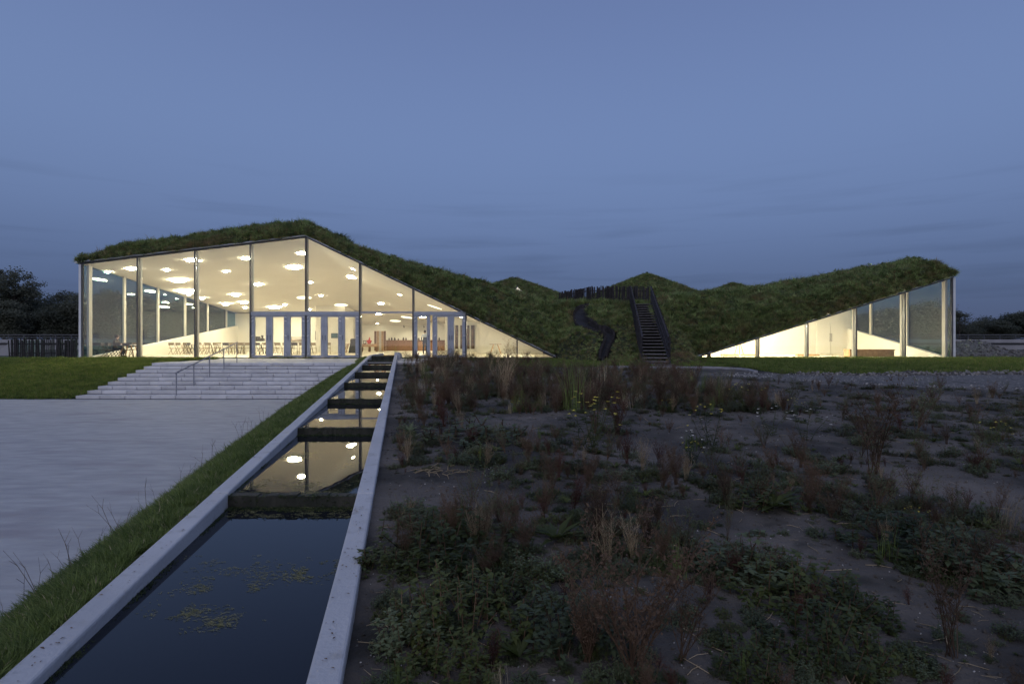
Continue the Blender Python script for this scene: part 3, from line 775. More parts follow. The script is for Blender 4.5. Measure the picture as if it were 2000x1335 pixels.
# ------------------------------------------------------------------ timber stair on the slope
ts = tag(empty('timber_stair', ST0), 'dark timber stair with railings climbing the grass slope', 'stair')
dv = ST1 - ST0; fw = Vector((dv.x, dv.y, 0)).normalized(); rt_ = Vector((fw.y, -fw.x, 0)); HW = .54
NT = 22
for k in range(NT):
    p = dv * ((k + .5) / NT)
    tb = MB(); rot = math.atan2(-fw.x, fw.y)
    t = MB().box(-HW, HW, -.20, .21, -.05, 0).build('tread', M['treadwood'], ts); t.location = p; t.rotation_euler = (0, 0, rot)
    rb = MB().box(-HW + .01, HW - .01, .15, .18, -.16, -.052).build('riser', M['darkwood'], ts); rb.location = p; rb.rotation_euler = (0, 0, rot)
for s in (-1, 1):
    o_ = rt_ * s * (HW + .04)
    MB().bar(o_ + Vector((0, 0, -.12)), o_ + dv + Vector((0, 0, -.10)), .07, .30).build('stringer', M['darkwood'], ts)
    for hgt, w_ in ((.95, .07), (.66, .05), (.38, .05)):
        MB().bar(o_ + dv * .10 + Vector((0, 0, hgt)), o_ + dv + Vector((0, 0, hgt)), w_, w_ * 1.3).build('rail', M['darkwood'], ts)
    for k in range(21):
        q = o_ * 1.08 + dv * (.10 + .90 * k / 20)
        MB().box(q.x - .035, q.x + .035, q.y - .035, q.y + .035, q.z - .35, q.z + (1.0 if k else .9) + .08 * rng.random()).build('post', M['darkwood'], ts)
for k in range(4):  # widening bottom steps
    y = -.30 - .36 * k; z = -.02 - .035 * k
    MB().hexa([(-.5 + .02 * k, y - .22, z - .06), (.62 + .22 * k, y - .22, z - .06), (.52 + .2 * k, y + .16, z - .06), (-.5, y + .16, z - .06), (-.5 + .02 * k, y - .22, z), (.62 + .22 * k, y - .22, z), (.52 + .2 * k, y + .16, z), (-.5, y + .16, z)]).build('tread', M['treadwood'], ts)

# sunken S-shaped path lined with timber
sp = tag(empty('sunken_path'), 'winding dark timber-lined gully curving down the grass slope', 'path')
bed = MB(); n = len(SPL)
W = [np.interp(i / (n - 1), [0, .12, .3, .55, .8, 1], [.16, .32, .36, .24, .18, .14]) for i in range(n)]
pl = []
for i, p in enumerate(SPL):
    d = (SPL[min(i + 1, n - 1)] - SPL[max(i - 1, 0)]); d.z = 0; d.normalize(); r = Vector((d.y, -d.x, 0))
    z = float(roof_all(p.x, p.y)); pl.append((p - r * W[i], p + r * W[i], z))
vs = []; fs = []
for a, b, z in pl: vs += [(a.x, a.y, z - .12), (b.x, b.y, z - .12)]
fs = [(2 * i, 2 * i + 1, 2 * i + 3, 2 * i + 2) for i in range(n - 1)]
bed.add(vs, fs).build('bed', mat('dark_rubber', (.010, .010, .012), (.024, .023, .026), 5, .8), sp)
for side in (0, 1):
    for i in range(0, n):
        q = pl[i][side]; z = float(roof_all(q.x, q.y)); w = .05
        for j in range(2):
            if i + 1 < n: q2 = q.lerp(pl[i + 1][side], j / 2)
            else: q2 = q
            MB().box(q2.x - w, q2.x + w, q2.y - w, q2.y + w, z - .4, z + (.10 if side == 0 else .05) + .05 * rng.random()).build('stake', M['darkwood'], sp)

# ------------------------------------------------------------------ palisade fences
def palisade(label, line, hs, gap, w, lean=.03, rails=(.25, .75)):
    line = [Vector(p) for p in line]
    f = tag(empty('palisade_fence', line[0]), label, 'fence')
    o = line[0]; carry = 0
    for (a, b) in zip(line[:-1], line[1:]):
        L = (b - a).length; t = carry
        for rh in rails: MB().bar(a - o + Vector((0, .05, hs * rh)), b - o + Vector((0, .05, hs * rh)), .04, .06).build('rail', M['darkwood'], f)
        while t < L:
            p = a.lerp(b, t / L) - o; ww = w * (.6 + .9 * rng.random()); h = hs * (.93 + .14 * rng.random())
            if rng.random() > .06:
                c = MB(); dx, dy = rng.normal(0, lean), rng.normal(0, lean)
                c.hexa([(-ww / 2, -ww / 2, -.3), (ww / 2, -ww / 2, -.3), (ww / 2, ww / 2, -.3), (-ww / 2, ww / 2, -.3), (-ww / 2 * .8 + dx, -ww / 2 + dy, h), (ww / 2 * .8 + dx, -ww / 2 + dy, h - .03 * rng.random()), (ww / 2 * .8 + dx, ww / 2 + dy, h), (-ww / 2 * .8 + dx, ww / 2 + dy, h)])
                s_ = c.build('stake', M['darkwood'], f); s_.location = p
            t += gap * (.75 + .5 * rng.random())
        carry = t - L
    return f
palisade('dark palisade fence of uneven stakes beside the left glass corner', [(fx(20) * 1.065, 33, -.03), (fx(153) * 1.065, 33, -.03)], 1.08, .105, .06)
fl = [P(1234, 591, 35.4), P(1205, 590.5, 35.8), P(1180, 590, 36.5), P(1150, 589.5, 38), P(1118, 594, 40), P(1092, 598, 42)]
palisade('dark palisade fence of stakes curving along the top of the grass slope', fl, 1.0, .11, .085)
palisade('short palisade fence of stakes closing the head of the timber stair', [P(1238, 591, 36.2), P(1268, 591, 36.2)], 1.0, .11, .085)
pk = tag(MB().tube([(0, 0, -.3), (0, 0, .35)], .05, 6).tube([(-.1, 0, .28), (.12, 0, .3)], .04, 5).build('marker_post', M['darkwood']), 'small dark post on top of the pointed grassy peak', 'post'); pk.location = P(1263.5, 537, 60)

# ------------------------------------------------------------------ inside the left hall
def make_chair(m):
    r = empty('folding_chair')
    MB().box(-.2, .2, -.2, .2, .43, .46).build('seat', m, r, bevel=.008)
    MB().box(-.19, .19, .20, .225, .66, .84).build('backrest', m, r, bevel=.008)
    for s in (-.19, .19):
        MB().bar((s, -.24, 0), (s, .21, .84), .022).build('leg', m, r)
        MB().bar((s * .92, .26, 0), (s * .92, -.18, .44), .022).build('leg', m, r)
    return r
chD = make_chair(M['chairdark']); chT = make_chair(M['chairwood'])
usedc = set()
def chair(src, px, d, rz, label, group):
    if src.name not in usedc: o = src; usedc.add(src.name)
    else: o = copy_tree(src)
    o.location = ((px - 1000) * d / F, d, 0); o.rotation_euler = (0, 0, R(rz)); tag(o, label, 'chair', group)
gD = 'dark folding chairs in front of the doors'
chair(chD, 507, 39.6, 160, 'dark folding chair behind the first glass door of the left hall', None)
chair(chD, 575, 39.4, 200, 'dark folding chair behind the third glass door, beside the peak mullion', None)
chair(chD, 374, 39.6, 150, 'dark folding chair beside the second mullion, in the row of tan chairs', None)
chair(chD, 441, 39.4, 205, 'dark folding chair at the white tables, behind the stair handrail', None)
gT = 'tan folding chairs at the white tables'; lab = 'tan folding chair with crossed legs on the near side of the white tables'
for px, d in [(338, 40), (352, 40.1), (366, 41.6), (394, 40), (408, 40), (424, 41.9), (456, 40.1), (470, 40), (484, 40.2), (520, 41.9), (545, 40), (560, 42), (590, 40.2), (612, 40), (640, 42)]:
    chair(chT, px, d, 180 + rng.normal(0, 20), lab, gT)
for px, d in [(345, 44.6), (362, 44.5), (382, 44.7), (402, 44.4), (425, 44.6), (448, 44.6), (470, 44.6), (515, 44.5), (540, 44.6), (566, 44.6), (600, 44.5)]:
    chair(chT, px, d, rng.normal(0, 20), 'tan folding chair on the far side of the white tables', 'tan folding chairs behind the white tables')
def make_table(l=1.7, w=.75):
    r = empty('trestle_table')
    MB().box(-l / 2, l / 2, -w / 2, w / 2, .715, .745).build('tabletop', M['tablewhite'], r, bevel=.006)
    for sx in (-1, 1):
        for sy in (-1, 1): MB().bar((sx * (l / 2 - .12), sy * .32, 0), (sx * (l / 2 - .2), sy * .12, .715), .035).build('leg', M['chairdark'], r)
    return r
tb0 = make_table(); first = True
for px, d in [(345, 42.9), (394, 42.9), (443, 42.9), (492, 42.9), (541, 42.9), (590, 42.9)]:
    o = tb0 if first else copy_tree(tb0); first = False
    o.location = ((px - 1000) * d / F, d, 0); tag(o, 'white trestle table in the long row across the hall', 'table', 'white trestle tables in the hall')
def table_at(px, d, label, top, l=1.4):
    r = empty('table', ((px - 1000) * d / F, d, 0)); tag(r, label, 'table')
    MB().box(-l / 2, l / 2, -.35, .35, .70, .74).build('tabletop', top, r, bevel=.006)
    for sx in (-1, 1):
        for sy in (-1, 1): MB().bar((sx * (l / 2 - .05), sy * .30, 0), (sx * (l / 2 - .3), sy * .15, .70), .045).build('leg', M['lightwood'], r)
    return r
table_at(253, 33.0, 'white table near the left corner where a person sits', M['tablewhite'], 1.0)
for i, (px, d, rz) in enumerate([(208, 32.5, 100), (236, 32.2, 165), (250, 32.1, 185), (262, 34.3, 10)]):
    chair(chD if i < 3 else chT, px, d, rz, ['dark folding chair facing the left glass corner, farthest left', 'dark folding chair beside the seated person', 'dark folding chair before the white corner table', 'tan folding chair behind the white corner table'][i], None)
table_at(683, 47, 'small wooden table beside the chalkboard sign', M['lightwood'], .9)
table_at(968, 41.5, 'slim wooden table by the bare right end wall', M['wood'], .9)
# bar counter and things behind it
bar = tag(empty('bar_counter', (0, 57, 0)), 'long brown wooden bar counter at the back of the hall', 'counter')
x0, x1 = (754 - 1000) * 57 / F, (872 - 1000) * 57 / F
nb = 12
for k in range(nb):
    a, b = x0 + (x1 - x0) * k / nb, x0 + (x1 - x0) * (k + 1) / nb - .012
    MB().box(a, b, 0, .03, .05, 1.03).build('panel', M['wood'], bar)
MB().box(x0 - .05, x1 + .05, -.06, .7, 1.03, 1.08).build('counter_top', M['wood'], bar); MB().box(x0, x1, .03, .6, 0, 1.02).build('carcass', M['wood'], bar)
for k, px in enumerate([760, 765, 771, 778, 788, 793, 812, 818, 838, 846, 858]):
    h = .16 + .16 * rng.random(); r_ = .05 + .05 * rng.random()
    o = MB().tube([(0, 0, 0), (0, 0, h * .6), (0, 0, h * .8), (0, 0, h)], [r_, r_, r_ * .5, r_ * .4], 10).build('bottle', M['chairdark']); o.location = ((px - 1000) * 57.3 / F, 57.3, 1.08)
    tag(o, 'small dark bottle or jar standing on the bar counter', 'bottle', 'bottles on the bar counter')
# track spots washing the wall behind the bar
for px in (789, 828):
    r = tag(empty('spotlight', ((px - 1000) * 60.5 / F, 60.5, 2.5)), ('left spotlight washing the wall behind the bar' if px == 789 else 'spotlight washing the wall behind the standing person'), 'spotlight')
    MB().tube([(0, 0, .25), (0, 0, .05)], .012, 6).build('stem', M['steel'], r); MB().tube([(0, -.08, .06), (0, .1, -.04)], [.05, .07], 10).build('head', M['steel'], r)
    l = bpy.data.lights.new('bulb', 'SPOT'); l.energy = 260; l.color = (1, .86, .6); l.spot_size = R(75); l.spot_blend = .8; l.shadow_soft_size = .06
    lo = bpy.data.objects.new('bulb', l); col.objects.link(lo); lo.parent = r; lo.location = (0, .13, -.05); lo.rotation_euler = (R(55), 0, 0)
# boards
def board(px0, px1, py0, py1, d, name, m, label, cat, fm=None, dep=.04):
    a, b = P(px0, py1, d), P(px1, py0, d); r = tag(empty(name, (a.x, d, a.z)), label, cat)
    w, h = b.x - a.x, b.z - a.z
    MB().box(.02, w - .02, -dep, -.004, .02, h - .02).build('face', m, r)
    f = MB(); f.box(0, .02, -dep - .01, -.002, 0, h); f.box(w - .02, w, -dep - .01, -.002, 0, h); f.box(.02, w - .02, -dep - .01, -.002, 0, .02); f.box(.02, w - .02, -dep - .01, -.002, h - .02, h)
    f.build('frame', fm or M['steel'], r); return r
board(616, 627, 646, 664, 53.9, 'notice_board', M['black'], 'tall black notice board on the cream back wall', 'board')
board(647, 660, 650.5, 660, 50.98, 'wall_screen', M['screen'], 'teal wall screen on the white core wall', 'screen')
for i, (a, b, l) in enumerate([(889, 895, 'leftmost of four dark upright posters behind the right doors'), (899, 905, 'second from left of four dark upright posters behind the right doors'), (912, 917, 'third from left of four dark upright posters behind the right doors'), (920, 927, 'rightmost of four dark upright posters behind the right doors')]):
    board(a, b, 635, 681, 49.98, 'poster_panel', M['poster'], l, 'poster')
cs = tag(empty('chalkboard_sign', ((689 - 1000) * 46 / F, 46, 0)), 'dark standing chalkboard sign near the last glass door', 'sign')
MB().hexa([(-.34, -.05, 0), (.30, -.05, 0), (.30, -.02, 0), (-.34, -.02, 0), (-.20, .20, 1.15), (.30, .20, 1.15), (.30, .23, 1.15), (-.20, .23, 1.15)]).build('board', M['black'], cs)
for s in (-.25, .25): MB().bar((s, .52, 0), (s, .24, 1.1), .04).build('leg', M['wood'], cs)
# display table with a red seat and framed picture
dt = tag(empty('display_bench', ((722 - 1000) * 52 / F, 52, 0)), 'low pale display bench behind the fixed pane', 'bench')
MB().box(-.8, .75, -.3, .3, .45, .72).build('top', M['lightwood'], dt)
for s in (-.7, 0, .65): MB().box(s - .05, s + .05, -.25, .25, 0, .45).build('leg', M['wood'], dt)
rc = tag(empty('red_ornament', ((721 - 1000) * 52 / F, 52, .72)), 'bright red ornament standing on the pale display bench', 'ornament')
MB().hexa([(-.12, -.1, 0), (.12, -.1, 0), (.12, .1, 0), (-.12, .1, 0), (-.24, -.14, .34), (.24, -.14, .30), (.24, .14, .30), (-.24, .14, .34)]).build('body', M['red'], rc, bevel=.03)
MB().tube([(.02, 0, .28), (.05, 0, .62)], [.12, .02], 8).build('crest', M['red'], rc)
pf = tag(empty('picture_frame', ((712.5 - 1000) * 51.9 / F, 51.9, .72)), 'small black framed picture beside the red ornament', 'picture')
MB().box(-.14, .14, -.02, .02, 0, .3).build('frame', M['black'], pf); MB().box(-.08, .08, -.026, -.021, .06, .24).build('print', M['tablewhite'], pf)
# curtain-like glazed partition posts behind
pt = tag(empty('partition_screen', (0, 55, 0)), 'tall folding partition of narrow panels left of the bar', 'partition')
for k in range(5):
    a = (731 + k * 4.6 - 1000) * 55 / F
    MB().box(a, a + .2, 0, .05 + .03 * (k % 2), .02, 1.95).build('panel', [M['wood'], M['lightwood'], M['cream'], M['lightwood'], M['wood']][k], pt)
# espresso machine and shelf on back wall
cm = tag(empty('coffee_machine', ((505 - 1000) * 52.5 / F, 52.5, .0)), 'dark coffee machine on a cabinet behind the first door', 'machine')
MB().box(-.7, .7, -.3, .3, 0, .95).build('cabinet', M['tablewhite'], cm); MB().box(-.35, .1, -.25, .2, .95, 1.4).build('body', M['black'], cm, bevel=.02); MB().box(.2, .5, -.2, .2, .95, 1.25).build('grinder', M['chairdark'], cm, bevel=.02); MB().tube([(.35, 0, 1.25), (.35, 0, 1.5)], [.07, .12], 10).build('hopper', M['chairdark'], cm)
sh = tag(empty('wall_shelf', ((580 - 1000) * 53.9 / F, 53.9, 1.05)), 'long pale shelf along the cream back wall', 'shelf')
MB().box(-.9, 1.0, -.3, -.01, 0, .05).build('board', M['lightwood'], sh); MB().box(-.8, .9, -.25, -.02, .05, .35).build('box', M['cream'], sh)

# ------------------------------------------------------------------ people
def figure(name, joints, bones, zone, loc, rz, label, hair_c, hair_r):
    me = bpy.data.meshes.new('tmp'); names = list(joints)
    me.from_pydata([joints[k][0] for k in names], [(names.index(a), names.index(b)) for a, b in bones], [])
    o = bpy.data.objects.new('tmp', me); col.objects.link(o)
    sk_ = o.modifiers.new('s', 'SKIN'); o.modifiers.new('u', 'SUBSURF').render_levels = 2; o.modifiers['u'].levels = 2
    if not me.skin_vertices: me.attributes
    for i, k in enumerate(names):
        r = joints[k][1]; r = r if isinstance(r, tuple) else (r, r)
        me.skin_vertices[0].data[i].radius = r; me.skin_vertices[0].data[i].use_root = (i == 0)
    dg = bpy.context.evaluated_depsgraph_get(); ev = o.evaluated_get(dg); nm = bpy.data.meshes.new_from_object(ev)
    bpy.data.objects.remove(o)
    nm.materials.clear()
    for k in ('skin', 'shirt', 'navy', 'chairdark'): nm.materials.append(M[k])
    for p in nm.polygons: p.material_index = zone(p.center); p.use_smooth = True
    b = bpy.data.objects.new(name, nm); col.objects.link(b); b.location = loc; b.rotation_euler = (0, 0, rz); tag(b, label, 'person')
    h = MB(); vs = []; fs = []; nu, nv = 12, 7
    for j in range(nv):
        t = math.pi * .62 * j / (nv - 1)
        for i in range(nu):
            a = 2 * math.pi * i / nu; back = 1 + .12 * math.cos(a)
            vs.append((hair_c[0] + hair_r * .95 * math.sin(t) * math.sin(a), hair_c[1] - hair_r * 1.12 * math.sin(t) * math.cos(a) * back, hair_c[2] + hair_r * 1.15 * math.cos(t) - (.05 if math.cos(a) > .3 and j == nv - 1 else 0)))
    for j in range(nv - 1):
        for i in range(nu): fs.append((j * nu + i, j * nu + (i + 1) % nu, (j + 1) * nu + (i + 1) % nu, (j + 1) * nu + i))
    h.add(vs, fs).build('hair', M['hair'], b, smooth=True)
    return b
SB = [('pelvis', 'waist'), ('waist', 'chest'), ('chest', 'neck'), ('neck', 'head'), ('head', 'crown')]
for s in 'lr': SB += [('chest', 'sh' + s), ('sh' + s, 'el' + s), ('el' + s, 'wr' + s), ('wr' + s, 'ha' + s), ('pelvis', 'hip' + s), ('hip' + s, 'kn' + s), ('kn' + s, 'an' + s), ('an' + s, 'to' + s)]
J = {'pelvis': ((0, 0, .93), (.15, .11)), 'waist': ((0, 0, 1.1), (.14, .10)), 'chest': ((0, 0, 1.33), (.16, .115)), 'neck': ((0, .01, 1.50), .055), 'head': ((0, .02, 1.62), (.075, .09)), 'crown': ((0, .01, 1.74), (.055, .065))}
for s, q in (('l', -1), ('r', 1)):
    J['sh' + s] = ((q * .19, 0, 1.41), .065); J['el' + s] = ((q * .25, -.03, 1.13), .047); J['wr' + s] = ((q * .22, .12, .92), .035); J['ha' + s] = ((q * .2, .18, .86), (.03, .045))
    J['hip' + s] = ((q * .09, 0, .86), .095); J['kn' + s] = ((q * .10, .02, .49), .065); J['an' + s] = ((q * .11, -.02, .08), .045); J['to' + s] = ((q * .12, .15, .035), .04)
def z1_(c):
    if c.z > 1.49: return 0
    if c.z > 1.24: return 1
    if c.z < .12: return 3
    if abs(c.x) > .15 and c.z < .93 and c.y > .07: return 0
    return 2
figure('person', J, SB, z1_, ((830 - 1000) * 42 / F, 42, 0), 0, 'person with dark hair, pale shirt and navy trousers standing behind the right doors', (0, -.005, 1.66), .105)
K = {'pelvis': ((0, 0, .52), (.15, .12)), 'waist': ((0, .03, .68), (.14, .10)), 'chest': ((0, .08, .90), (.16, .115)), 'neck': ((0, .12, 1.07), .055), 'head': ((0, .16, 1.18), (.075, .09)), 'crown': ((0, .17, 1.29), (.055, .065))}
for s, q in (('l', -1), ('r', 1)):
    K['sh' + s] = ((q * .19, .08, .98), .065); K['el' + s] = ((q * .25, .18, .74), .047); K['wr' + s] = ((q * .16, .40, .77), .035); K['ha' + s] = ((q * .12, .48, .78), (.045, .03))
    K['hip' + s] = ((q * .10, .04, .50), .095); K['kn' + s] = ((q * .12, .45, .50), .065); K['an' + s] = ((q * .12, .42, .08), .045); K['to' + s] = ((q * .12, .58, .035), .04)
def z2_(c):
    if c.z > 1.06: return 0
    if c.z < .12: return 3
    if c.y > .38 and c.z > .7: return 0
    return 3 if c.z > .55 else 2
figure('person', K, SB, z2_, ((224 - 1000) * 33.0 / F, 33.0, 0), R(-80), 'person in dark clothes sitting at the corner table, facing right', (0, .13, 1.21), .105)
# the seated person's own chair
chair(chD, 222, 33.0, 100, 'dark folding chair carrying the seated person', None)

# ------------------------------------------------------------------ inside the right wing
st = tag(empty('wooden_stool', P(1443, 700, 39)), 'tall wooden trestle stool in the right wing', 'stool'); st.location.z = 0
MB().box(-.4, .4, -.2, .2, .78, .83).build('seat', M['lightwood'], st)
for a, b in ((-.3, -.08), (.34, .1), (.05, .02)): MB().bar((a, 0, 0), (b, 0, .78), .045).build('leg', M['lightwood'], st)
bx = tag(empty('wooden_bench', P(1697, 700, 33.5)), 'long brown wooden box bench in the right wing', 'bench'); bx.location.z = 0
for k in range(8): MB().box(-1.3 + k * .325, -1.3 + k * .325 + .315, -.3, .3, .03, .42).build('plank', M['lightwood'], bx)
MB().box(-1.34, 1.34, -.34, .34, .42, .46).build('top', M['lightwood'], bx)
for px, w, lab in ((1425, 1.1, 'low grey floor vent left in the right wing, under the stool'), (1462, .9, 'low grey floor plinth beside the wooden stool'), (1577, 1.4, 'low brown floor plinth at the middle of the right wing')):
    o = MB().box(-w / 2, w / 2, -.15, .15, 0, .10).box(-w / 2 + .05, w / 2 - .05, -.1, .1, .10, .13).build('floor_plinth', M['lightwood']); o.location = P(px, 700, 36); o.location.z = 0; tag(o, lab, 'plinth')
dr = tag(empty('double_door', (19.79, 42.0, 0)), 'flush cream double door in the back wall of the right wing', 'door'); dr.location = ((1621 - 1000) * 41.59 / F, 41.58, 0)
MB().box(-1.0, -.01, -.05, 0, 0, 2.3).build('leaf', M['white'], dr); MB().box(.01, 1.0, -.05, 0, 0, 2.3).build('leaf', M['white'], dr)
for s in (-.06, .06): MB().tube([(s, -.06, .95), (s, -.12, .95), (s, -.12, 1.5), (s, -.06, 1.5)], .018, 6).build('handle', M['steel'], dr)

# ------------------------------------------------------------------ edging stones and rubble
ke = tag(empty('path_edging'), 'pale concrete edging along the foot of the grass slope', 'edging')
kl = smooth_line([Vector((3.6, 22.1, 0)), Vector((5.5, 21.7, 0)), Vector((7.2, 21.5, 0)), Vector((8.3, 20.6, 0)), Vector((8.1, 18.9, 0))], 4)
for a, b in zip(kl[:-1], kl[1:]):
    za = float(soil_base(a.x, a.y)); d = (b - a) * .985
    MB().bar(a + Vector((0, 0, za + .0)), a + d + Vector((0, 0, za + .0)), .14, .14).build('kerb_stone', M['roadc'], ke, bevel=.02)
def rockmesh(name, seed, m):
    bm = bmesh.new(); bmesh.ops.create_icosphere(bm, subdivisions=1, radius=1); r = random.Random(seed)
    for v in bm.verts: v.co *= .7 + .6 * r.random(); v.co.z *= .65
    me = bpy.data.meshes.new(name); bm.to_mesh(me); bm.free(); me.materials.append(m); return me
def rockproto(seed, m): return bpy.data.objects.new('rock', rockmesh('rock', seed, m))
rp = [rockproto(i, M['rock']) for i in range(4)]; pp = [rockproto(i + 9, M['pebble']) for i in range(3)]
# dirt heap at the right corner
hp = P(1895, 700, 40); A, RR = np.meshgrid(np.linspace(0, 2 * math.pi, 40), np.linspace(0, 1, 16), indexing='ij')
X = hp.x + 3.0 * RR * np.cos(A); Y = hp.y + 2.2 * RR * np.sin(A); Z = -.1 + 1.15 * (1 - RR ** 1.4) + .25 * NZ.fbm(X * 1.3, Y * 1.3) * (1 - RR)
Z[-1] = Z[0]; Z[:, 0] = Z[0, 0]
heap = tag(grid('dirt_heap', X, Y, Z, M['gravel']), 'rough heap of earth and stones beyond the right glass corner', 'heap')
n = 500; aa = rng.random(n) * 6.283; r_ = np.sqrt(rng.random(n)); x = hp.x + 3 * r_ * np.cos(aa); y = hp.y + 2.2 * r_ * np.sin(aa)
tag(scatter('rubble', np.stack([x, y, -.08 + 1.15 * (1 - r_ ** 1.4)], -1), .04 + .10 * rng.random(n) ** 2, rng.integers(0, 4, n), rp, 1.0), 'stones lying on the earth heap')
n = 900; x = rng.uniform(29, 45, n); y = 40 + rng.normal(0, 1.2, n) + (x - 30) * .1
tag(scatter('rubble', np.stack([x, y, -.05 + .45 * np.exp(-((y - 40 - (x - 30) * .1) / 1.3) ** 2) * rng.random(n)], -1), .05 + .16 * rng.random(n) ** 2, rng.integers(0, 4, n), rp, 1.0), 'low bank of broken stone right of the earth heap')
n = 1500; x = rng.uniform(9, 24, n) ** 1.0; y = trackfar(x) + rng.normal(0, .35, n) - .1
tag(scatter('rubble', np.stack([x, y, gz(x, y)], -1), .02 + .07 * rng.random(n) ** 3 * (x / 14), rng.integers(0, 4, n), rp, 1.0), 'stones along the lawn edge of the gravel track')
n = 9000; x = rng.uniform(6.5, 26, n); t = rng.random(n); y = tracknear(x) * (1 - t) + trackfar(x) * t
tag(scatter('pebbles', np.stack([x, y, gz(x, y) - .005], -1), .008 + .022 * rng.random(n) ** 3, rng.integers(0, 3, n), pp, 1.0), 'loose pebbles on the gravel track')
cl = [rockproto(i + 30, M['soil']) for i in range(3)]
n = 16000; y = 1.6 * 9 ** rng.random(n); t = rng.random(n); x = xr_out(y) + .03 + t * (y * 1.1 + 1)
tag(scatter('clods', np.stack([x, y, soil_z(x, y) - .002], -1), (.003 + .016 * rng.random(n) ** 3) * (.8 + y * .05), rng.integers(0, 3, n), cl, 1.0), 'crumbly clods of soil lying on the field')
n = 4200; y = 1.6 * 13 ** rng.random(n); t = rng.random(n); x = xr_out(y) + .03 + t * (y * 1.1 + 1)
tag(scatter('pebbles', np.stack([x, y, soil_z(x, y) + .001], -1), (.002 + .007 * rng.random(n) ** 3) * (.7 + y * .06), rng.integers(0, 3, n), pp, 1.0), 'pale pebbles and shell bits strewn on the soil')

# ------------------------------------------------------------------ grass
def clump(seed, nb, h, spread, w, mats, droop=.5, segs=2, share=0.0):
    r = random.Random(seed); mb = MB()
    for i in range(nb):
        a = r.random() * 6.283; q = spread * r.random() ** .6; bx, by = q * math.cos(a), q * math.sin(a)
        hh = h * (.55 + .6 * r.random()); da = a + r.gauss(0, .7); lean = droop * (.2 + r.random()) * hh; ww = w * (.7 + .6 * r.random())
        px_, py_ = -math.sin(da) * ww / 2, math.cos(da) * ww / 2; vs = []; fs = []
        mb.cur = 1 if r.random() < share else 0
        for k in range(segs + 1):
            t = k / segs; o_ = lean * t * t; z = hh * (t - .25 * droop * t * t); wk = 1 - .55 * t
            x, y = bx + math.cos(da) * o_, by + math.sin(da) * o_
            if k < segs: vs += [(x - px_ * wk, y - py_ * wk, z), (x + px_ * wk, y + py_ * wk, z)]
            else: vs += [(x, y, z)]
        for k in range(segs - 1): fs.append((2 * k, 2 * k + 1, 2 * k + 3, 2 * k + 2))
        fs.append((2 * segs - 2, 2 * segs - 1, 2 * segs)); mb.add(vs, fs)
    return proto('grass_clump', mb, mats)
roofp = [clump(i, 40, .30, .13, .024, [M['grass_roof'], M['grass_dry']], .9, 2, .10) for i in range(4)] + [clump(20 + i, 34, .30, .12, .022, [M['grass_dry'], M['grass_roof']], .9, 2, .4) for i in range(2)]
def shrub(seed, m):
    r = random.Random(seed); mb = MB()
    for i in range(90):
        a = r.random() * 6.283; q = .20 * r.random() ** .5; z = .30 * r.random() * (1 - (q / .22) ** 2); d = Vector((r.gauss(0, 1), r.gauss(0, 1), r.gauss(.3, .6))).normalized() * (.035 + .03 * r.random()); e2 = d.cross(Vector((r.gauss(0, 1), r.gauss(0, 1), r.gauss(0, 1)))).normalized() * .022; c = Vector((q * math.cos(a), q * math.sin(a), z))
        mb.add([c - d, c - e2, c + d, c + e2], [(0, 1, 2, 3)])
    return proto('shrub', mb, m)
roofp += [shrub(1, M['grass_bank']), shrub(2, M['leaf2'])]
lawnp = [clump(40 + i, 26, .10, .10, .010, [M['grass_lawn'], M['grass_dry']], .7, 2, .05) for i in range(4)]
bankp = [clump(60 + i, 26, .105, .06, .0065, [M['grass_bank'], M['straw']], .9, 3, .05) for i in range(5)]
def roof_points(n, x0, x1, y0, y1, pw=1.0):
    x = rng.uniform(x0, x1, n); y = y0 + (y1 - y0) * rng.random(n) ** pw
    return x, y
def roof_grass(x, y, label, parent=None):
    z = roof_all(x, y)
    k = NZ2.fbm(x * .9, y * .9, 3)
    k2 = NZ2.fbm(x * 2.3, y * 2.3, 2)
    s = .35 + .8 * np.clip(k + .35, 0, 1) + 1.1 * np.clip(k2 + .1, 0, .6) + .55 * rng.random(len(x)) ** 3
    edge = np.exp(-np.clip(y - 30.8, 0, 99) / .5)
    dry = rng.random(len(x)) < (.04 + .40 * edge + .5 * np.clip(NZ.fbm(x * .5, y * .5, 2), 0, 1))
    idx = np.where(dry, rng.integers(4, 6, len(x)), rng.integers(0, 4, len(x)))
    idx = np.where(rng.random(len(x)) < .10 + .5 * np.clip(NZ.fbm(x * 1.3 + 5, y * 1.3, 2), 0, 1), rng.integers(6, 8, len(x)), idx)
    s = s * (1 - .45 * edge)
    return tag(scatter('grass', np.stack([x, y, z - .02], -1), np.stack([s, s, s * (.7 + .4 * rng.random(len(x)))], -1), idx, roofp, .3, parent), label)
x, y = roof_points(15000, -23.7, 2.43, 30.78, 40, 1.6); roof_grass(x, y, 'shaggy grass on the hall roof', wing)
def edge_tufts(x, f, parent, label):
    n = len(x); y = 30.80 + .10 * rng.random(n); s_e = .35 + .55 * rng.random(n) ** 1.5
    rot = np.stack([.7 + .5 * rng.random(n), rng.normal(0, .3, n), rng.normal(0, .5, n)], -1)
    tag(scatter('grass', np.stack([x, y, f(x) + .11 + .05 * rng.random(n)], -1), s_e, rng.choice([0, 1, 2, 3, 4, 5, 6, 7], n), roofp, .3, parent, rot=rot), label)
edge_tufts(rng.uniform(-23.6, 2.2, 900), front_l, wing, 'turf hanging over the roof edge of the hall')
edge_tufts(rng.uniform(10.2, 24.0, 520), front_r, wing_r, 'turf hanging over the roof edge of the right wing')
x, y = roof_points(12000, 9.9, 24.15, 30.78, 41, 1.5); roof_grass(x, y, 'shaggy grass on the right wing roof', wing_r)
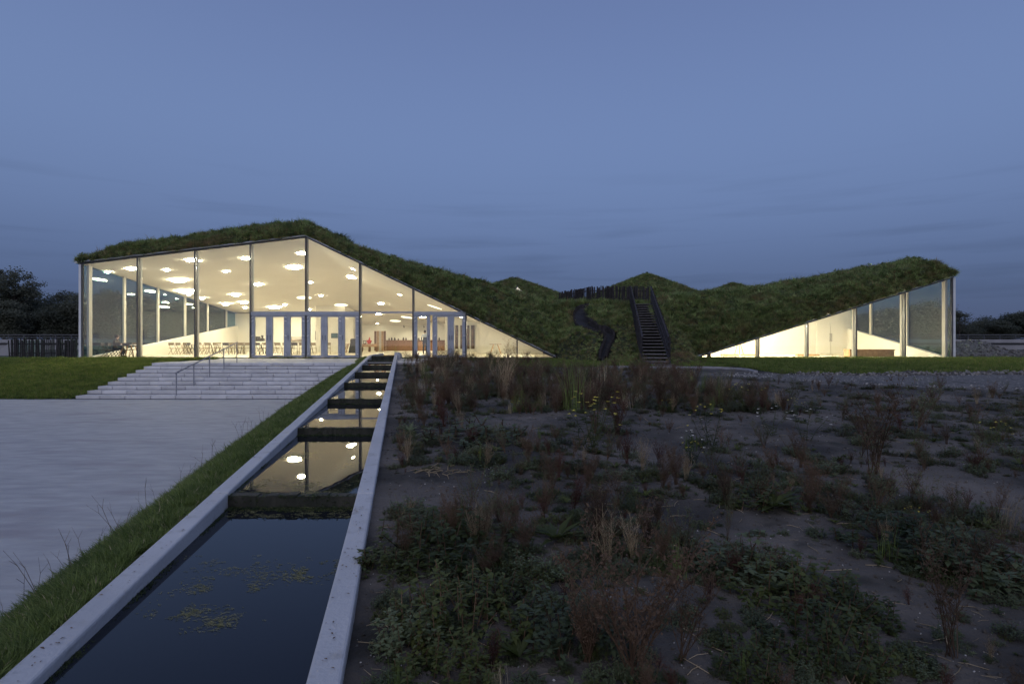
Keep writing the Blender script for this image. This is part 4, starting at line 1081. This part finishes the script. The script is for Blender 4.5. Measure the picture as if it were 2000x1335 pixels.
x, y = roof_points(13000, 2.43, 9.95, 25.1, 46, 1.2)
ok = (path_dist(x, y) > np.interp(y, [26, 31, 34], [.32, .38, .50])) & (stair_dist(x, y) > .52) & (roof_m(x, y) > fore_z(x, y) + .01); x, y = x[ok], y[ok]
roof_grass(x, y, 'shaggy grass covering the slope between the wings')
for c, rad, lab in HILLS:
    n = 5200; A = rng.random(n) * 6.283; rr = .5 * rng.random(n) ** .6; ok = np.sin(A) < .25; A, rr = A[ok], rr[ok]; n = len(A)
    x = c.x + rad * rr * np.cos(A) * 1.1; y = c.y + rad * rr * np.sin(A); z = c.z - (c.z - 2.0) * rr ** 1.08
    tag(scatter('grass', np.stack([x, y, z], -1), .8 + .5 * rng.random(n), rng.integers(0, 8, n), roofp, .3), 'grass on the ' + lab)
def lawn(x, y, zf, label, smin=.7, smax=1.4, protos=lawnp, zoff=-.01):
    s = smin + (smax - smin) * np.clip(NZ2.fbm(x * 1.5, y * 1.5, 3) + .5, 0, 1) + .2 * rng.random(len(x))
    return tag(scatter('grass', np.stack([x, y, zf(x, y) + zoff], -1), s, rng.integers(0, len(protos), len(x)), protos, .25), label)
x = rng.uniform(-33, -15.2, 26000); y = rng.uniform(19.8, 29.6, 26000); lawn(x, y, bank_z, 'short grass on the left lawn bank')
x = 8.8 + 30 * rng.random(26000) ** 1.2; y = 18.6 + 12.3 * rng.random(26000); lawn(x, y, lawn_z, 'short grass on the lawn before the right wing', .8, 1.6)
x = rng.uniform(-1.2, 9.2, 9000); y = rng.uniform(22.3, 31, 9000); ok = (roof_m(x, y) <= fore_z(x, y) + .02) & (stair_dist(x, y) > .6); lawn(x[ok], y[ok], fore_z, 'short grass at the foot of the slope', .8, 1.8)
n = 15000; y = 1.2 * (29 / 1.2) ** rng.random(n); u = rng.random(n) ** .9 * 1.0
x = bank_foot(y) * (1 - u) + (xl_out(y) - .03) * u
keep = (NZ.fbm(x * 2.5, y * 2.5, 3) + .5 > .30 * sstep(.7, 1.0, u)) ; x, y, u = x[keep], y[keep], u[keep]
s = (.75 + .6 * np.clip(NZ2.fbm(x * 1.8, y * 1.8, 3) + .5, 0, 1)) * (1 + .25 * rng.random(len(x))) * (1 - .35 * sstep(.75, 1, u)) * np.interp(y, [0, 8, 29], [1, .95, .8])
tag(scatter('grass', np.stack([x, y, strip_z(u, y) + .0], -1), s, rng.integers(0, 5, len(x)), bankp, .3), 'tussocky grass on the slope along the channel')
# a few long stalks leaning over the plaza
stalk = [proto('stalk', MB().tube([(0, 0, 0), (.02, 0, .18), (.06, .0, .34), (.12, .01, .46)], [.0022, .002, .0016, .001], 3).tube([(.06, 0, .34), (.04, .03, .42)], [.0015, .001], 3), M['dry'])]
n = 60; y = 3.5 * (24 / 3.5) ** rng.random(n); u = rng.random(n) * .35; x = bank_foot(y) * (1 - u) + xl_out(y) * u
tag(scatter('grass', np.stack([x, y, strip_z(u, y)], -1), .6 + .5 * rng.random(n), np.zeros(n, int), stalk, .3), 'dry grass stalks leaning over the plaza edge')

# ------------------------------------------------------------------ algae and moss on the water
am = MB()
for i in range(5):
    a = rng.random() * 6.283; r_ = .012 * rng.random(); L_ = .003 + .007 * rng.random(); w_ = .0008 + .0012 * rng.random(); cx, cy = r_ * math.cos(a), r_ * math.sin(a); b = rng.normal(0, .5)
    ca, sa = math.cos(b), math.sin(b)
    am.add([(cx - L_ * ca, cy - L_ * sa, .001), (cx + w_ * sa, cy - w_ * ca, .0025), (cx + L_ * ca, cy + L_ * sa, .001), (cx - w_ * sa, cy + w_ * ca, .0025)], [(0, 1, 2, 3)])
ap = [proto('algae', am, M['algae'])]
pts = []; sc_ = []
def algae(cx, cy, rx, ry, n, z):
    n = int(n * .9)
    x = cx + rx * rng.normal(0, .5, n); y = cy + ry * rng.normal(0, .5, n)
    k = NZ2.fbm(x * 8, y * 8, 2) > -.06
    k &= (x > xl_in(y) + .05) & (x < xr_in(y) - .01)
    for a, b in zip(x[k], y[k]): pts.append((a, b, z)); sc_.append(.5 + .8 * rng.random() ** 2)
def whit(px, py, z): d = (CAMZ - z) * F / (py - 667.5); return (px - 1000) * d / F, d
z0 = WZ[0][2]; z1w = WZ[1][2]
for px, py, rx, ry, n in [(600, 1120, .16, .13, 420), (635, 1105, .12, .10, 250), (450, 1150, .22, .10, 380), (470, 1110, .30, .16, 260), (360, 1195, .22, .09, 300), (425, 1215, .16, .10, 240), (390, 1150, .16, .18, 160), (520, 1130, .1, .1, 60), (400, 1090, .25, .1, 90)]:
    x, d = whit(px, py, z0); algae(x, d, rx, ry, n, z0 + .001)
for px, py, rx, ry, n in [(585, 888, .22, .22, 520), (570, 895, .30, .10, 300), (500, 950, .14, .30, 420), (590, 945, .22, .22, 420), (680, 910, .12, .2, 90), (560, 960, .5, .08, 500), (640, 962, .3, .08, 250), (692, 945, .08, .2, 120)]:
    x, d = whit(px, py, z1w); algae(x, d, rx, ry, n, z1w + .001)
for k in (2, 3, 4, 5):
    for q in range(4): algae(float(xl_in(WZ[k][0])) + 1.1 * rng.random(), WZ[k][0] + .25 + .5 * rng.random(), .3, .12, 70, WZ[k][2] + .001)
for q in range(700):   # greener mat at the foot of the nearest weir
    yy = 5.02 - .30 * rng.random() ** 1.6; xx = float(xl_in(yy)) + .06 + 1.05 * rng.random()
    if NZ.fbm(xx * 6, yy * 9) > -.08: pts.append((xx, yy, WZ[0][2] + .001)); sc_.append(.7 + .8 * rng.random())
tag(scatter('algae', pts, sc_, np.zeros(len(pts), int), ap, .05, rot=np.stack([np.zeros(len(pts)), np.zeros(len(pts)), rng.normal(0, .6, len(pts))], -1)), 'floating yellowish algae flecks on the channel water', kind='stuff')
# moss fringe: along the waterline and below each weir
mp_ = [clump(90 + i, 18, .03, .03, .006, M['moss'], 1.0, 2) for i in range(2)]
pts = []; s_ = []
for i, (a, b, z) in enumerate(WZ):
    nn = int(900 / (1 + i * .6))
    for q in range(nn):
        y = rng.uniform(a, b)
        pts.append((float(xl_in(y)) + .01 + .03 * rng.random() ** 2, y, z - .014)); s_.append(.34 + .6 * max(0, float(NZ.fbm(y * 3, i * 9.)) + .3))
    for q in range(nn // 2):
        t = rng.random(); yw = b - .03 - .09 * rng.random() ** 2
        if i < 8: pts.append((float(xl_in(yw)) + t * 1.12, yw, z - .012)); s_.append(.4 + .7 * rng.random())
for y in WY:
    for q in range(260):
        t = rng.random(); pts.append((float(xl_in(y)) + t * 1.13, y - .004 + .02 * rng.random(), float(ztop(y)) - .032 - .09 * rng.random() ** 2.5)); s_.append(.25 + .55 * rng.random() ** 2)
tag(scatter('moss', pts, s_, rng.integers(0, 2, len(pts)), mp_, .5), 'dark moss along the waterline of the channel', kind='stuff')
# dirt and leaf bits on the wall tops
lb = MB(); lb.add([(-.012, 0, .001), (0, -.005, .003), (.014, .001, .001), (.002, .006, .004)], [(0, 1, 2, 3)])
lp_ = [proto('leaf_litter', lb, M['dry'])]
pts = []; n = 420
for q in range(n):
    y = 1.8 * (20 / 1.8) ** rng.random(); fxn = (xr_in, xr_out) if rng.random() < .6 else (xl_out, xl_in); t = .1 + .8 * rng.random()
    if NZ.fbm(y * 2.2, t * 2.) < .02 and rng.random() < .8: continue
    pts.append((float(fxn[0](y)) * (1 - t) + float(fxn[1](y)) * t, y, float(ztop(y)) + .004))
tag(scatter('leaf_litter', pts, .3 + .8 * rng.random(len(pts)), np.zeros(len(pts), int), lp_, .1), 'bits of leaf and dirt on the channel walls', kind='stuff')

# ------------------------------------------------------------------ weeds
def dry_weed(seed, h, spread, n, twigs=10, mats=None, seeds=1.0):
    r = random.Random(seed); mb = MB()
    for i in range(n):
        a = r.random() * 6.283; lean = spread * (.25 + .75 * r.random()); hh = h * (.6 + .45 * r.random())
        top = Vector((math.cos(a) * lean, math.sin(a) * lean, hh)); mid = Vector((math.cos(a) * lean * .4 + r.gauss(0, .02), math.sin(a) * lean * .4 + r.gauss(0, .02), hh * .5))
        b0 = Vector((r.gauss(0, .015), r.gauss(0, .015), -.02)); mb.cur = 0
        mb.tube([b0, mid, top], [.0030 * h / .5, .0018 * h / .5, .0007], 3, False)
        for k in range(twigs):
            t = .25 + .75 * r.random(); s = (mid.lerp(top, (t - .5) * 2) if t > .5 else b0.lerp(mid, t * 2)); a2 = r.random() * 6.283; ln = h * (.10 + .22 * r.random()) * (1.2 - t * .6)
            e_ = s + Vector((math.cos(a2) * ln * .55, math.sin(a2) * ln * .55, ln * (.5 + .4 * r.random()))); mb.cur = 0
            mb.tube([s, e_], [.0011 * h / .5, .0005], 3, False)
            mb.cur = 1
            for q in range(int(9 * seeds)):
                c = s.lerp(e_, .25 + .8 * r.random()) + Vector((r.gauss(0, .006), r.gauss(0, .006), r.gauss(0, .006))); g = h * (.006 + .010 * r.random()); d = Vector((r.gauss(0, 1), r.gauss(0, 1), r.gauss(0, 1))).normalized() * g; d2 = Vector((r.gauss(0, 1), r.gauss(0, 1), r.gauss(0, 1))).normalized() * g * .6
                mb.add([c - d, c - d2, c + d, c + d2], [(0, 1, 2, 3)])
    return mb.mesh('dry_weed', mats or [M['dry'], M['dry']])
def leaf(mb, p, d, L_, w, r):
    d = d.normalized(); s = d.cross(Vector((0, 0, 1)))
    s = s.normalized() if s.length > .01 else Vector((1, 0, 0)); u = s.cross(d)
    tip = p + d * L_ - u * L_ * .25 * r.random(); m_ = p + d * L_ * .45 + u * L_ * .08
    mb.add([p, m_ - s * w / 2 - u * w * .15, tip, m_ + s * w / 2 - u * w * .15, p + d * L_ * .45], [(0, 4, 1), (0, 3, 4), (1, 4, 2), (4, 3, 2)])
def leafy(seed, rad, h, n, size, mats=None, per=12):
    r = random.Random(seed); mb = MB()
    for i in range(n):
        a = r.random() * 6.283; q = rad * r.random() ** .55; hh = h * (.4 + .7 * r.random()) * (1 - .45 * q / rad)
        b0 = Vector((q * math.cos(a), q * math.sin(a), -.02)); t0 = b0 + Vector((r.gauss(0, hh * .3), r.gauss(0, hh * .3), hh)); mb.cur = 1
        mb.tube([b0, t0], [.003, .0015], 3, False); mb.cur = 0
        for k in range(per):
            t = .2 + .8 * r.random(); a2 = r.random() * 6.283; leaf(mb, b0.lerp(t0, t), Vector((math.cos(a2), math.sin(a2), .45 * r.gauss(.1, .6))), size * (.6 + .7 * r.random()), size * (.45 + .3 * r.random()), r)
    return mb.mesh('leafy_weed', mats or [M['leaf'], M['dry']])
def rosette(seed, rad, n, mats=None):
    r = random.Random(seed); mb = MB()
    for i in range(n):
        a = r.random() * 6.283; leaf(mb, Vector((0, 0, .005)), Vector((math.cos(a), math.sin(a), .25 + .7 * r.random())), rad * (.6 + .5 * r.random()), rad * .22, r)
    return mb.mesh('rosette', mats or M['leaf'])
def flower(seed, h, n, blossoms, pet, spread=.25):
    r = random.Random(seed); mb = MB()
    for i in range(n):
        a = r.random() * 6.283; l = spread * r.random(); hh = h * (.6 + .45 * r.random()); b0 = Vector((r.gauss(0, .03), r.gauss(0, .03), -.02)); t0 = Vector((math.cos(a) * l, math.sin(a) * l, hh)); mb.cur = 0
        mb.tube([b0, b0.lerp(t0, .5) + Vector((r.gauss(0, .02), r.gauss(0, .02), 0)), t0], [.004, .003, .0015], 3, False)
        for k in range(16):
            t = .05 + .8 * r.random(); a2 = r.random() * 6.283; leaf(mb, b0.lerp(t0, t), Vector((math.cos(a2), math.sin(a2), .3)), .05 + .06 * r.random() * (1.2 - t), .014, r)
        mb.cur = 1
        for k in range(blossoms):
            c = t0 + Vector((r.gauss(0, .03), r.gauss(0, .03), -.10 * r.random() * (k > 0)))
            for q in range(4):
                a3 = q * 1.57 + r.random(); leaf(mb, c, Vector((math.cos(a3), math.sin(a3), .5)), .022, .02, r)
    return mb.mesh('flowering_weed', [M['leaf'], pet])
def tall_grass(seed, h, n, w, mats):
    r = random.Random(seed); mb = MB()
    for i in range(n):
        a = r.random() * 6.283; l = h * .28 * r.random(); hh = h * (.55 + .5 * r.random()); bx, by = .05 * r.gauss(0, 1), .05 * r.gauss(0, 1); da = a; px_, py_ = -math.sin(da) * w / 2, math.cos(da) * w / 2
        v = []
        for k in range(4):
            t = k / 3; x, y, z = bx + math.cos(a) * l * t * t, by + math.sin(a) * l * t * t, hh * (t - .12 * t * t); wk = 1 - .8 * t
            v += [(x - px_ * wk, y - py_ * wk, z), (x + px_ * wk, y + py_ * wk, z)]
        mb.add(v, [(0, 1, 3, 2), (2, 3, 5, 4), (4, 5, 7, 6)])
    return mb.mesh('tall_grass', mats)
RD = [M['redweed'], M['redweed']]; BR = [M['dry'], M['dry']]; ST = [M['straw'], M['dry']]
W1 = [dry_weed(1, .55, .26, 16, 18, BR), dry_weed(2, .55, .26, 8, 16, [M['dry'], M['dry']], .7), dry_weed(3, .5, .17, 16, 11, RD), dry_weed(4, .5, .16, 18, 9, ST, .6), dry_weed(5, .6, .3, 10, 14, [M['dry'], M['leaf2']], .8), dry_weed(6, .5, .2, 20, 13, [M['dry'], M['dry']])]
W2 = [leafy(1, .26, .20, 64, .034, None, 16), leafy(2, .22, .17, 50, .030, None, 16), leafy(3, .20, .24, 50, .036, [M['leaf2'], M['dry']], 14), leafy(4, .16, .12, 40, .024, [M['leaf2'], M['dry']], 12)]
W3 = [rosette(1, .16, 18), rosette(2, .12, 14, M['leaf2']), rosette(3, .2, 12)]
W4 = [flower(1, .5, 9, 3, M['yellow']), flower(2, .42, 6, 2, M['yellow']), flower(3, .35, 4, 2, M['whitep'])]
W5 = [tall_grass(1, .6, 34, .006, M['grass_bank']), tall_grass(2, .55, 34, .006, M['straw']), tall_grass(3, .3, 26, .009, M['grass_bank'])]
def weed(me, px, py, hpx, wx, label, cat='weed', h0=.5, name=None):
    x, y, z = soil_hit(px, py); o = bpy.data.objects.new(name or 'weed', me); col.objects.link(o)
    s = hpx * y / F / h0; o.location = (x, y, z); o.scale = (s * wx, s * wx, s); o.rotation_euler = (0, 0, rng.random() * 6.28); return tag(o, label, cat)
weed(W1[0], 1235, 1318, 280, 1.15, 'big reddish-brown dried weed at the bottom centre of the soil')
weed(W1[5], 1150, 1290, 170, 1.0, 'lower brown dried weed just left of the big bottom one')
weed(W1[1], 1330, 1290, 200, 1.0, 'brown dried weed just right of the big bottom one')
weed(W1[1], 1858, 1282, 240, .9, 'sparse twiggy brown weed near the lower right corner')
weed(W1[5], 1165, 1060, 125, 1.1, 'dense dark brown dried bush in the middle of the soil')
weed(W1[1], 1708, 925, 185, 1.0, 'tall open twiggy weed standing before the gravel track')
weed(W1[4], 1790, 845, 90, 1.2, 'dark green bushy weed at the gravel edge, right of the twiggy weed')
weed(W1[4], 1540, 800, 50, 1.2, 'dark small weed at the near gravel edge')
weed(W1[2], 868, 832, 62, 1.4, 'red dock-like weed close to the channel')
weed(W1[2], 1205, 850, 90, .9, 'red stemmed weed behind the yellow flowers')
weed(W1[5], 1290, 800, 95, 1.1, 'brown dry thicket weed before the timber stair')
weed(W1[0], 1340, 785, 85, 1.0, 'brown dried weed in front of the pale edging')
weed(W1[3], 985, 770, 90, 1.0, 'straw coloured dry weed in front of the right doors')
weed(W1[3], 875, 735, 62, 1.2, 'straw coloured dry weed hiding the foot of the right doors')
weed(W1[3], 995, 728, 66, 1.0, 'pale dry weed seen against the lit end pane')
weed(W1[0], 1050, 790, 80, 1.1, 'reddish dry weed left of the tall green grass')
weed(W1[2], 1225, 905, 70, .9, 'low red weed right of the grey-leaved one')
weed(W1[2], 1905, 920, 45, 1.6, 'low dark red weed at the right edge of the soil')
weed(W1[2], 920, 870, 40, 1.6, 'small dark red weed beside the fallen twigs')
weed(W1[1], 1640, 1010, 70, 1.2, 'small sprawling brown weed in the right part of the soil')
weed(W1[4], 1420, 1060, 100, .35, 'single upright dark stalk in the right part of the soil')
weed(W2[0], 850, 1075, 95, 1.1, 'leafy green nettle clump beside the channel wall', h0=.2)
weed(W2[1], 765, 1110, 60, 1.1, 'lower leafy green clump touching the channel wall', h0=.2)
weed(W2[0], 905, 1215, 130, .8, 'large leafy green nettle patch at the bottom left of the soil', h0=.2)
weed(W2[1], 985, 1180, 95, .8, 'leafy green nettle just behind the large bottom patch', h0=.2)
weed(W2[2], 800, 1255, 80, .9, 'leafy green patch nearest the channel wall at the bottom', h0=.2)
weed(W2[0], 880, 1310, 90, .9, 'leafy green weed at the very bottom beside the wall', h0=.2)
weed(W2[2], 1110, 1250, 110, .9, 'pointed-leaf green weed left of the big dried weed', h0=.2)
weed(W2[0], 1545, 1165, 95, 1.1, 'broad leafy green patch in the lower right soil', h0=.2)
weed(W2[1], 1660, 1200, 80, 1.0, 'leafy green patch right of the broad one', h0=.2)
weed(W2[0], 1610, 1270, 105, .8, 'big-leaved green weed at the bottom right', h0=.2)
weed(W2[2], 1440, 1120, 75, 1.3, 'low green leafy weed left of the broad patch', h0=.2)
weed(W2[1], 1490, 975, 55, 1.6, 'low green weed mat in the middle right soil', h0=.2)
weed(W2[0], 1790, 1075, 80, 1.3, 'leafy green clump on the right, above the twiggy weed', h0=.2)
weed(W2[2], 1910, 1130, 90, 1.2, 'leafy green weed against the right edge', h0=.2)
weed(W2[1], 1470, 1300, 90, .9, 'dark green leafy weed at the bottom, right of the dried weeds', h0=.2)
weed(W2[3], 930, 850, 50, 1.6, 'low dark green weed behind the fallen twigs', h0=.12)
weed(W3[0], 1015, 1285, 50, 1.0, 'flat mossy green tuft at the bottom centre', h0=.12)
weed(W3[0], 1085, 1055, 60, 1.2, 'spiky green rosette left of the dark brown bush', h0=.16)
weed(W3[2], 1510, 990, 45, 1.4, 'grassy green rosette in the middle right soil', h0=.16)
weed(W3[1], 800, 845, 26, 1.2, 'small dark grass tuft by the channel wall', h0=.12)
weed(W5[2], 1735, 1090, 70, .7, 'bright green upright blades on the right soil', 'grass', h0=.3)
weed(W5[2], 1345, 880, 50, .8, 'small upright green grass tuft below the yellow flower', 'grass', h0=.3)
weed(W5[0], 1118, 800, 125, 1.2, 'tall green reed grass in front of the slope', 'grass', h0=.6)
weed(W5[1], 1175, 760, 75, .9, 'straw coloured tall grass at the foot of the gully', 'grass', h0=.55)
weed(W5[0], 772, 699, 36, .8, 'reed tuft at the head of the channel', 'grass', h0=.6)
weed(W5[0], 938, 905, 62, .25, 'narrow dark green upright weed beside the fallen twigs', h0=.6)
weed(W4[0], 1150, 880, 115, 1.0, 'yellow flowering weed with grey-green leaves, the largest in bloom', 'flower')
weed(W4[1], 1385, 870, 95, .7, 'tall weed with bright yellow flowers left of the gravel', 'flower', h0=.42)
weed(W4[1], 1350, 905, 50, .8, 'low weed with pale yellow flowers in the middle soil', 'flower', h0=.42)
weed(W4[1], 1455, 800, 60, 1.0, 'yellow flowering weed at the near gravel edge', 'flower', h0=.42)
weed(W4[2], 1570, 860, 60, 1.0, 'weed with small pale flowers before the gravel', 'flower', h0=.35)
weed(W4[2], 1505, 850, 55, 1.0, 'small pale-flowered weed left of the other by the gravel', 'flower', h0=.35)
weed(W4[1], 1945, 870, 55, 1.0, 'pale yellow flowering weed at the right edge', 'flower', h0=.42)
weed(W4[2], 955, 950, 35, .7, 'tiny white flower on bare soil near the twigs', 'flower', h0=.35)
weed(W4[2], 1345, 900, 60, 1.0, 'small white-flowered weed on the open soil', 'flower', h0=.35)
# fallen twigs
for i, (px, py) in enumerate([(865, 925), (1885, 1105)]):
    r = random.Random(i); mb = MB()
    for k in range(26):
        a = r.random() * 6.283; p = Vector((r.gauss(0, .14), r.gauss(0, .09), .015 + .03 * r.random())); L_ = .06 + .16 * r.random(); q = p + Vector((math.cos(a) * L_, math.sin(a) * L_, r.gauss(0, .02)))
        mb.tube([p, p.lerp(q, .5) + Vector((r.gauss(0, .02), r.gauss(0, .02), .015)), q], [.005, .004, .001], 4)
    x, y, z = soil_hit(px, py); o = mb.build('fallen_twigs', M['straw']); o.location = (x, y, z)
    tag(o, ['bleached bundle of fallen twigs near the channel wall', 'bleached fallen twigs on the right soil'][i], 'twigs')
# the mass of smaller weeds
allw = [bpy.data.objects.new('w', m) for m in W1 + W2 + W3 + [W5[0], W5[1]] + [W4[1]]]
nW1, nW2, nW3 = len(W1), len(W2), len(W3)
def scatw(n, yr, xf, sfun, wts, thr, label):
    y = yr[0] * (yr[1] / yr[0]) ** rng.random(n); x = xf(y, rng.random(n))
    k = NZ.fbm(x * .55 + 40, y * .55, 3) + .25 * NZ2.fbm(x * 2, y * 2, 2)
    ok = (k > thr) & (x > xr_out(y) + .12) & ~((y > 20.8) & (x > 1.2)) & ~((x > 6.0) & (y > tracknear(np.maximum(x, 6.2)) - .1))
    x, y, k = x[ok], y[ok], k[ok]; n = len(x); w = np.asarray(wts, float); idx = rng.choice(len(allw), n, p=w / w.sum())
    s = sfun(n)
    tag(scatter('weeds', np.stack([x, y, soil_z(x, y)], -1), s, idx, allw, .08), label)
# Join Geometry keeps the list order reversed or not; weights are per prototype family so either way mixes
scatw(1900, (10, 29.5), lambda y, t: xr_out(y) + .3 + t * (np.minimum(5.2, y * .55) - xr_out(y) - .3), lambda n: .38 + .7 * rng.random(n) ** 1.5, [5, 6, 1.6, 5, 9, 7, 5, 5, 9, 9, 3, 3, 1, 4, 3, .2], -.18, 'thicket of dry and green weeds before the hall')
scatw(3000, (3.4, 19), lambda y, t: xr_out(y) + .2 + t * (y * 1.05 - xr_out(y)), lambda n: .2 + .55 * rng.random(n) ** 1.5, [1.4, 2, .9, .5, 3, 2.4, 5, 5, 9, 10, 4, 4, 2, .3, .1, .12], -.05, 'scattered small weeds on the open soil')
scatw(2300, (2.2, 14), lambda y, t: xr_out(y) + .1 + t * (y * 1.05 - xr_out(y)), lambda n: .12 + .28 * rng.random(n) ** 1.5, [.3, .3, .6, .3, .4, .4, 3, 3, 7, 10, 5, 6, 3, .06, .05, 0], -.10, 'seedlings and low ground weeds on the soil')
tw = [proto('twig', MB().tube([(-.06, 0, .004), (0, .008, .008), (.07, 0, .004)], [.0016, .0022, .001], 4), M['straw'])]
n = 900; y = 1.8 * 8 ** rng.random(n); x = xr_out(y) + .1 + rng.random(n) * y * 1.1
tag(scatter('litter', np.stack([x, y, soil_z(x, y)], -1), .4 + 1.0 * rng.random(n) ** 2, np.zeros(n, int), tw, .15), 'bits of straw and twig lying on the soil', kind='stuff')

# ------------------------------------------------------------------ background: road edge and trees
rd = tag(empty('road_parapet', (0, 72, 0)), 'long pale concrete road edge with guard rail far behind the building', 'parapet')
MB().box(-160, 160, 0, .5, .78, 1.22).build('edge_beam', M['roadc'], rd)
MB().box(-160, 160, .3, .8, -.1, .5).build('lower_wall', M['roadc'], rd)
MB().box(-160, 160, .55, 1.2, .5, .78).build('deck_shade_strip', M['steel'], rd)  # dark strip painting the shade beneath the pale edge beam
MB().box(-160, 160, .2, .26, 1.72, 1.86).build('rail', M['steel'], rd); MB().box(-160, 160, .2, .26, 1.44, 1.54).build('rail', M['steel'], rd)
pm = MB().box(-.05, .05, .26, .36, 1.22, 1.84).mesh('post', M['steel'])
for x in list(np.arange(-68, -47, 2.0)) + list(np.arange(54, 69, 2.0)):
    o = bpy.data.objects.new('post', pm); col.objects.link(o); o.parent = rd; o.location = (x, 0, 0)
XX, YY = np.meshgrid(np.linspace(-400, 400, 30), np.linspace(73, 400, 8)); tag(grid('embankment', XX, YY, np.where(YY < 74, .9, 1.15) + 0 * XX, M['earth']), 'dark land beyond the road edge', kind='structure')
wd = MB().hexa([(-.9, 0, 0), (.9, 0, 0), (.9, 2, 0), (-.9, 2, 0), (.5, 0, 1.0), (.9, 0, 1.05), (.9, 2, 1.05), (.5, 2, 1.0)]).build('concrete_ramp', M['roadc']); wd.location = P(8, 700, 40); wd.location.z = -.08; tag(wd, 'pale slanted concrete block at the far left behind the fence', 'block')

def tree_mesh(seed, h, w, dens, card, lacy):
    r = random.Random(seed); nr = np.random.default_rng(seed); tr = MB(); tips = []
    tr.tube([(0, 0, -.5), (r.gauss(0, .1), r.gauss(0, .1), h * .3), (r.gauss(0, .3), r.gauss(0, .3), h * .62), (r.gauss(0, .4), 0, h * .9)], [h * .022, h * .016, h * .009, .02], 6)
    for i in range(26):
        t = .22 + .68 * r.random(); a = r.random() * 6.283; s = Vector((0, 0, h * t)); L_ = w * (.5 + .55 * r.random()) * (1.15 - .65 * abs(t - .5) * 2 if t > .5 else .9)
        e_ = s + Vector((math.cos(a) * L_, math.sin(a) * L_, h * (.06 + .14 * r.random()))); m_ = s.lerp(e_, .5) + Vector((0, 0, h * .03))
        tr.tube([s, m_, e_], [h * .008, h * .005, .015], 4, False)
        for k in range(4):
            q = s.lerp(e_, .35 + .65 * r.random()); a2 = r.random() * 6.283; f = q + Vector((math.cos(a2) * w * .25, math.sin(a2) * w * .25, w * .2 * r.random())); tr.tube([q, f], [.03, .01], 3, False); tips.append(f)
        tips.append(e_)
    tips.append(Vector((0, 0, h * .95))); tips.append(Vector((.3, 0, h * .88)))
    c = np.array([tuple(t) for t in tips]); n = dens
    ids = nr.integers(0, len(c), n); p = c[ids] + nr.normal(0, w * (.10 if lacy else .17), (n, 3)) * np.array([1, 1, .8])
    ax = nr.normal(0, 1, (n, 3)); ax /= np.linalg.norm(ax, axis=1)[:, None]; bx_ = np.cross(ax, nr.normal(0, 1, (n, 3))); bx_ /= np.linalg.norm(bx_, axis=1)[:, None]
    s = card * (.6 + .8 * nr.random((n, 1))); V = np.stack([p - ax * s, p - bx_ * s * .55, p + ax * s, p + bx_ * s * .55], 1).reshape(-1, 3)
    me = bpy.data.meshes.new('crown'); me.from_pydata(V.tolist(), [], np.arange(4 * n).reshape(-1, 4).tolist()); me.materials.append(M['foliage'])
    return tr.mesh('trunk', M['bark']), me
TM = [tree_mesh(1, 10, 3.2, 6500, .13, True), tree_mesh(2, 10, 3.0, 11000, .15, False), tree_mesh(3, 10, 3.6, 11000, .15, False), tree_mesh(4, 10, 2.6, 3600, .11, True)]
def tree(px, ytop, d, kind, wf, label):
    top = P(px, ytop, d); h = (top.z - .9) / (7.6 if kind in (1, 2) else 9.8); r = empty('tree', (top.x, d, .9 - (2.2 * h if kind in (1, 2) else 0))); r.scale = (h * wf, h * wf, h); r.rotation_euler = (0, 0, rng.random() * 6.28); tag(r, label, 'tree', 'trees beyond the road')
    for nm, me in zip(('trunk', 'crown'), TM[kind]):
        o = bpy.data.objects.new(nm, me); col.objects.link(o); o.parent = r
tree(30, 536, 95, 0, 1.15, 'tall lacy tree at the far left with sky showing through')
tree(-28, 560, 96, 2, 1.3, 'dense tree cut by the left picture edge')
tree(62, 592, 100, 1, 1.5, 'bushy tree right of the tall lacy one')
tree(90, 590, 104, 2, 1.5, 'bushy tree in the gap of the left treeline')
tree(130, 576, 98, 3, 1.4, 'thin twiggy tree next to the left glass corner')
tree(118, 600, 92, 1, 1.5, 'low bushy tree below the twiggy one on the left')
tree(12, 598, 90, 1, 1.6, 'low dense tree below the tall lacy one')
tree(165, 590, 95, 2, 1.4, 'tree showing through the first pane of the left hall')
tree(215, 585, 95, 1, 1.5, 'tree seen through the left hall beyond its second side column')
tree(290, 590, 100, 2, 1.5, 'tree seen through the hall beyond the second front bay')
tree(350, 596, 100, 1, 1.5, 'tree seen through the hall left of the third mullion')
tree(400, 600, 100, 2, 1.5, 'tree seen through the hall right of the third mullion')
tree(1700, 616, 90, 2, 1.6, 'tree seen through the fourth bay of the right wing')
tree(1755, 612, 90, 1, 1.6, 'tree seen through the right wing beside its last mullion')
tree(1805, 600, 88, 2, 1.4, 'dense tree seen through the tall end pane of the right wing')
tree(1840, 612, 92, 1, 1.5, 'tree seen through the end pane beside the right corner')
tree(1874, 612, 85, 3, 1.5, 'thin tree standing just right of the right glass corner')
tree(1905, 632, 92, 1, 1.9, 'low bushy tree above the earth heap')
tree(1940, 626, 95, 2, 1.9, 'round tree right of the earth heap')
tree(1972, 620, 92, 1, 1.9, 'broad tree near the right picture edge')
tree(1888, 640, 88, 2, 2.0, 'low round tree between the thin tree and the earth heap')
tree(1922, 636, 90, 2, 2.0, 'low tree filling the gap above the earth heap')
tree(1957, 632, 88, 1, 2.0, 'low bushy tree between the two broad ones on the right')
tree(2005, 617, 90, 2, 1.9, 'broad tree cut by the right picture edge')
tree(2050, 612, 90, 1, 1.9, 'tree just beyond the right picture edge') if False else None
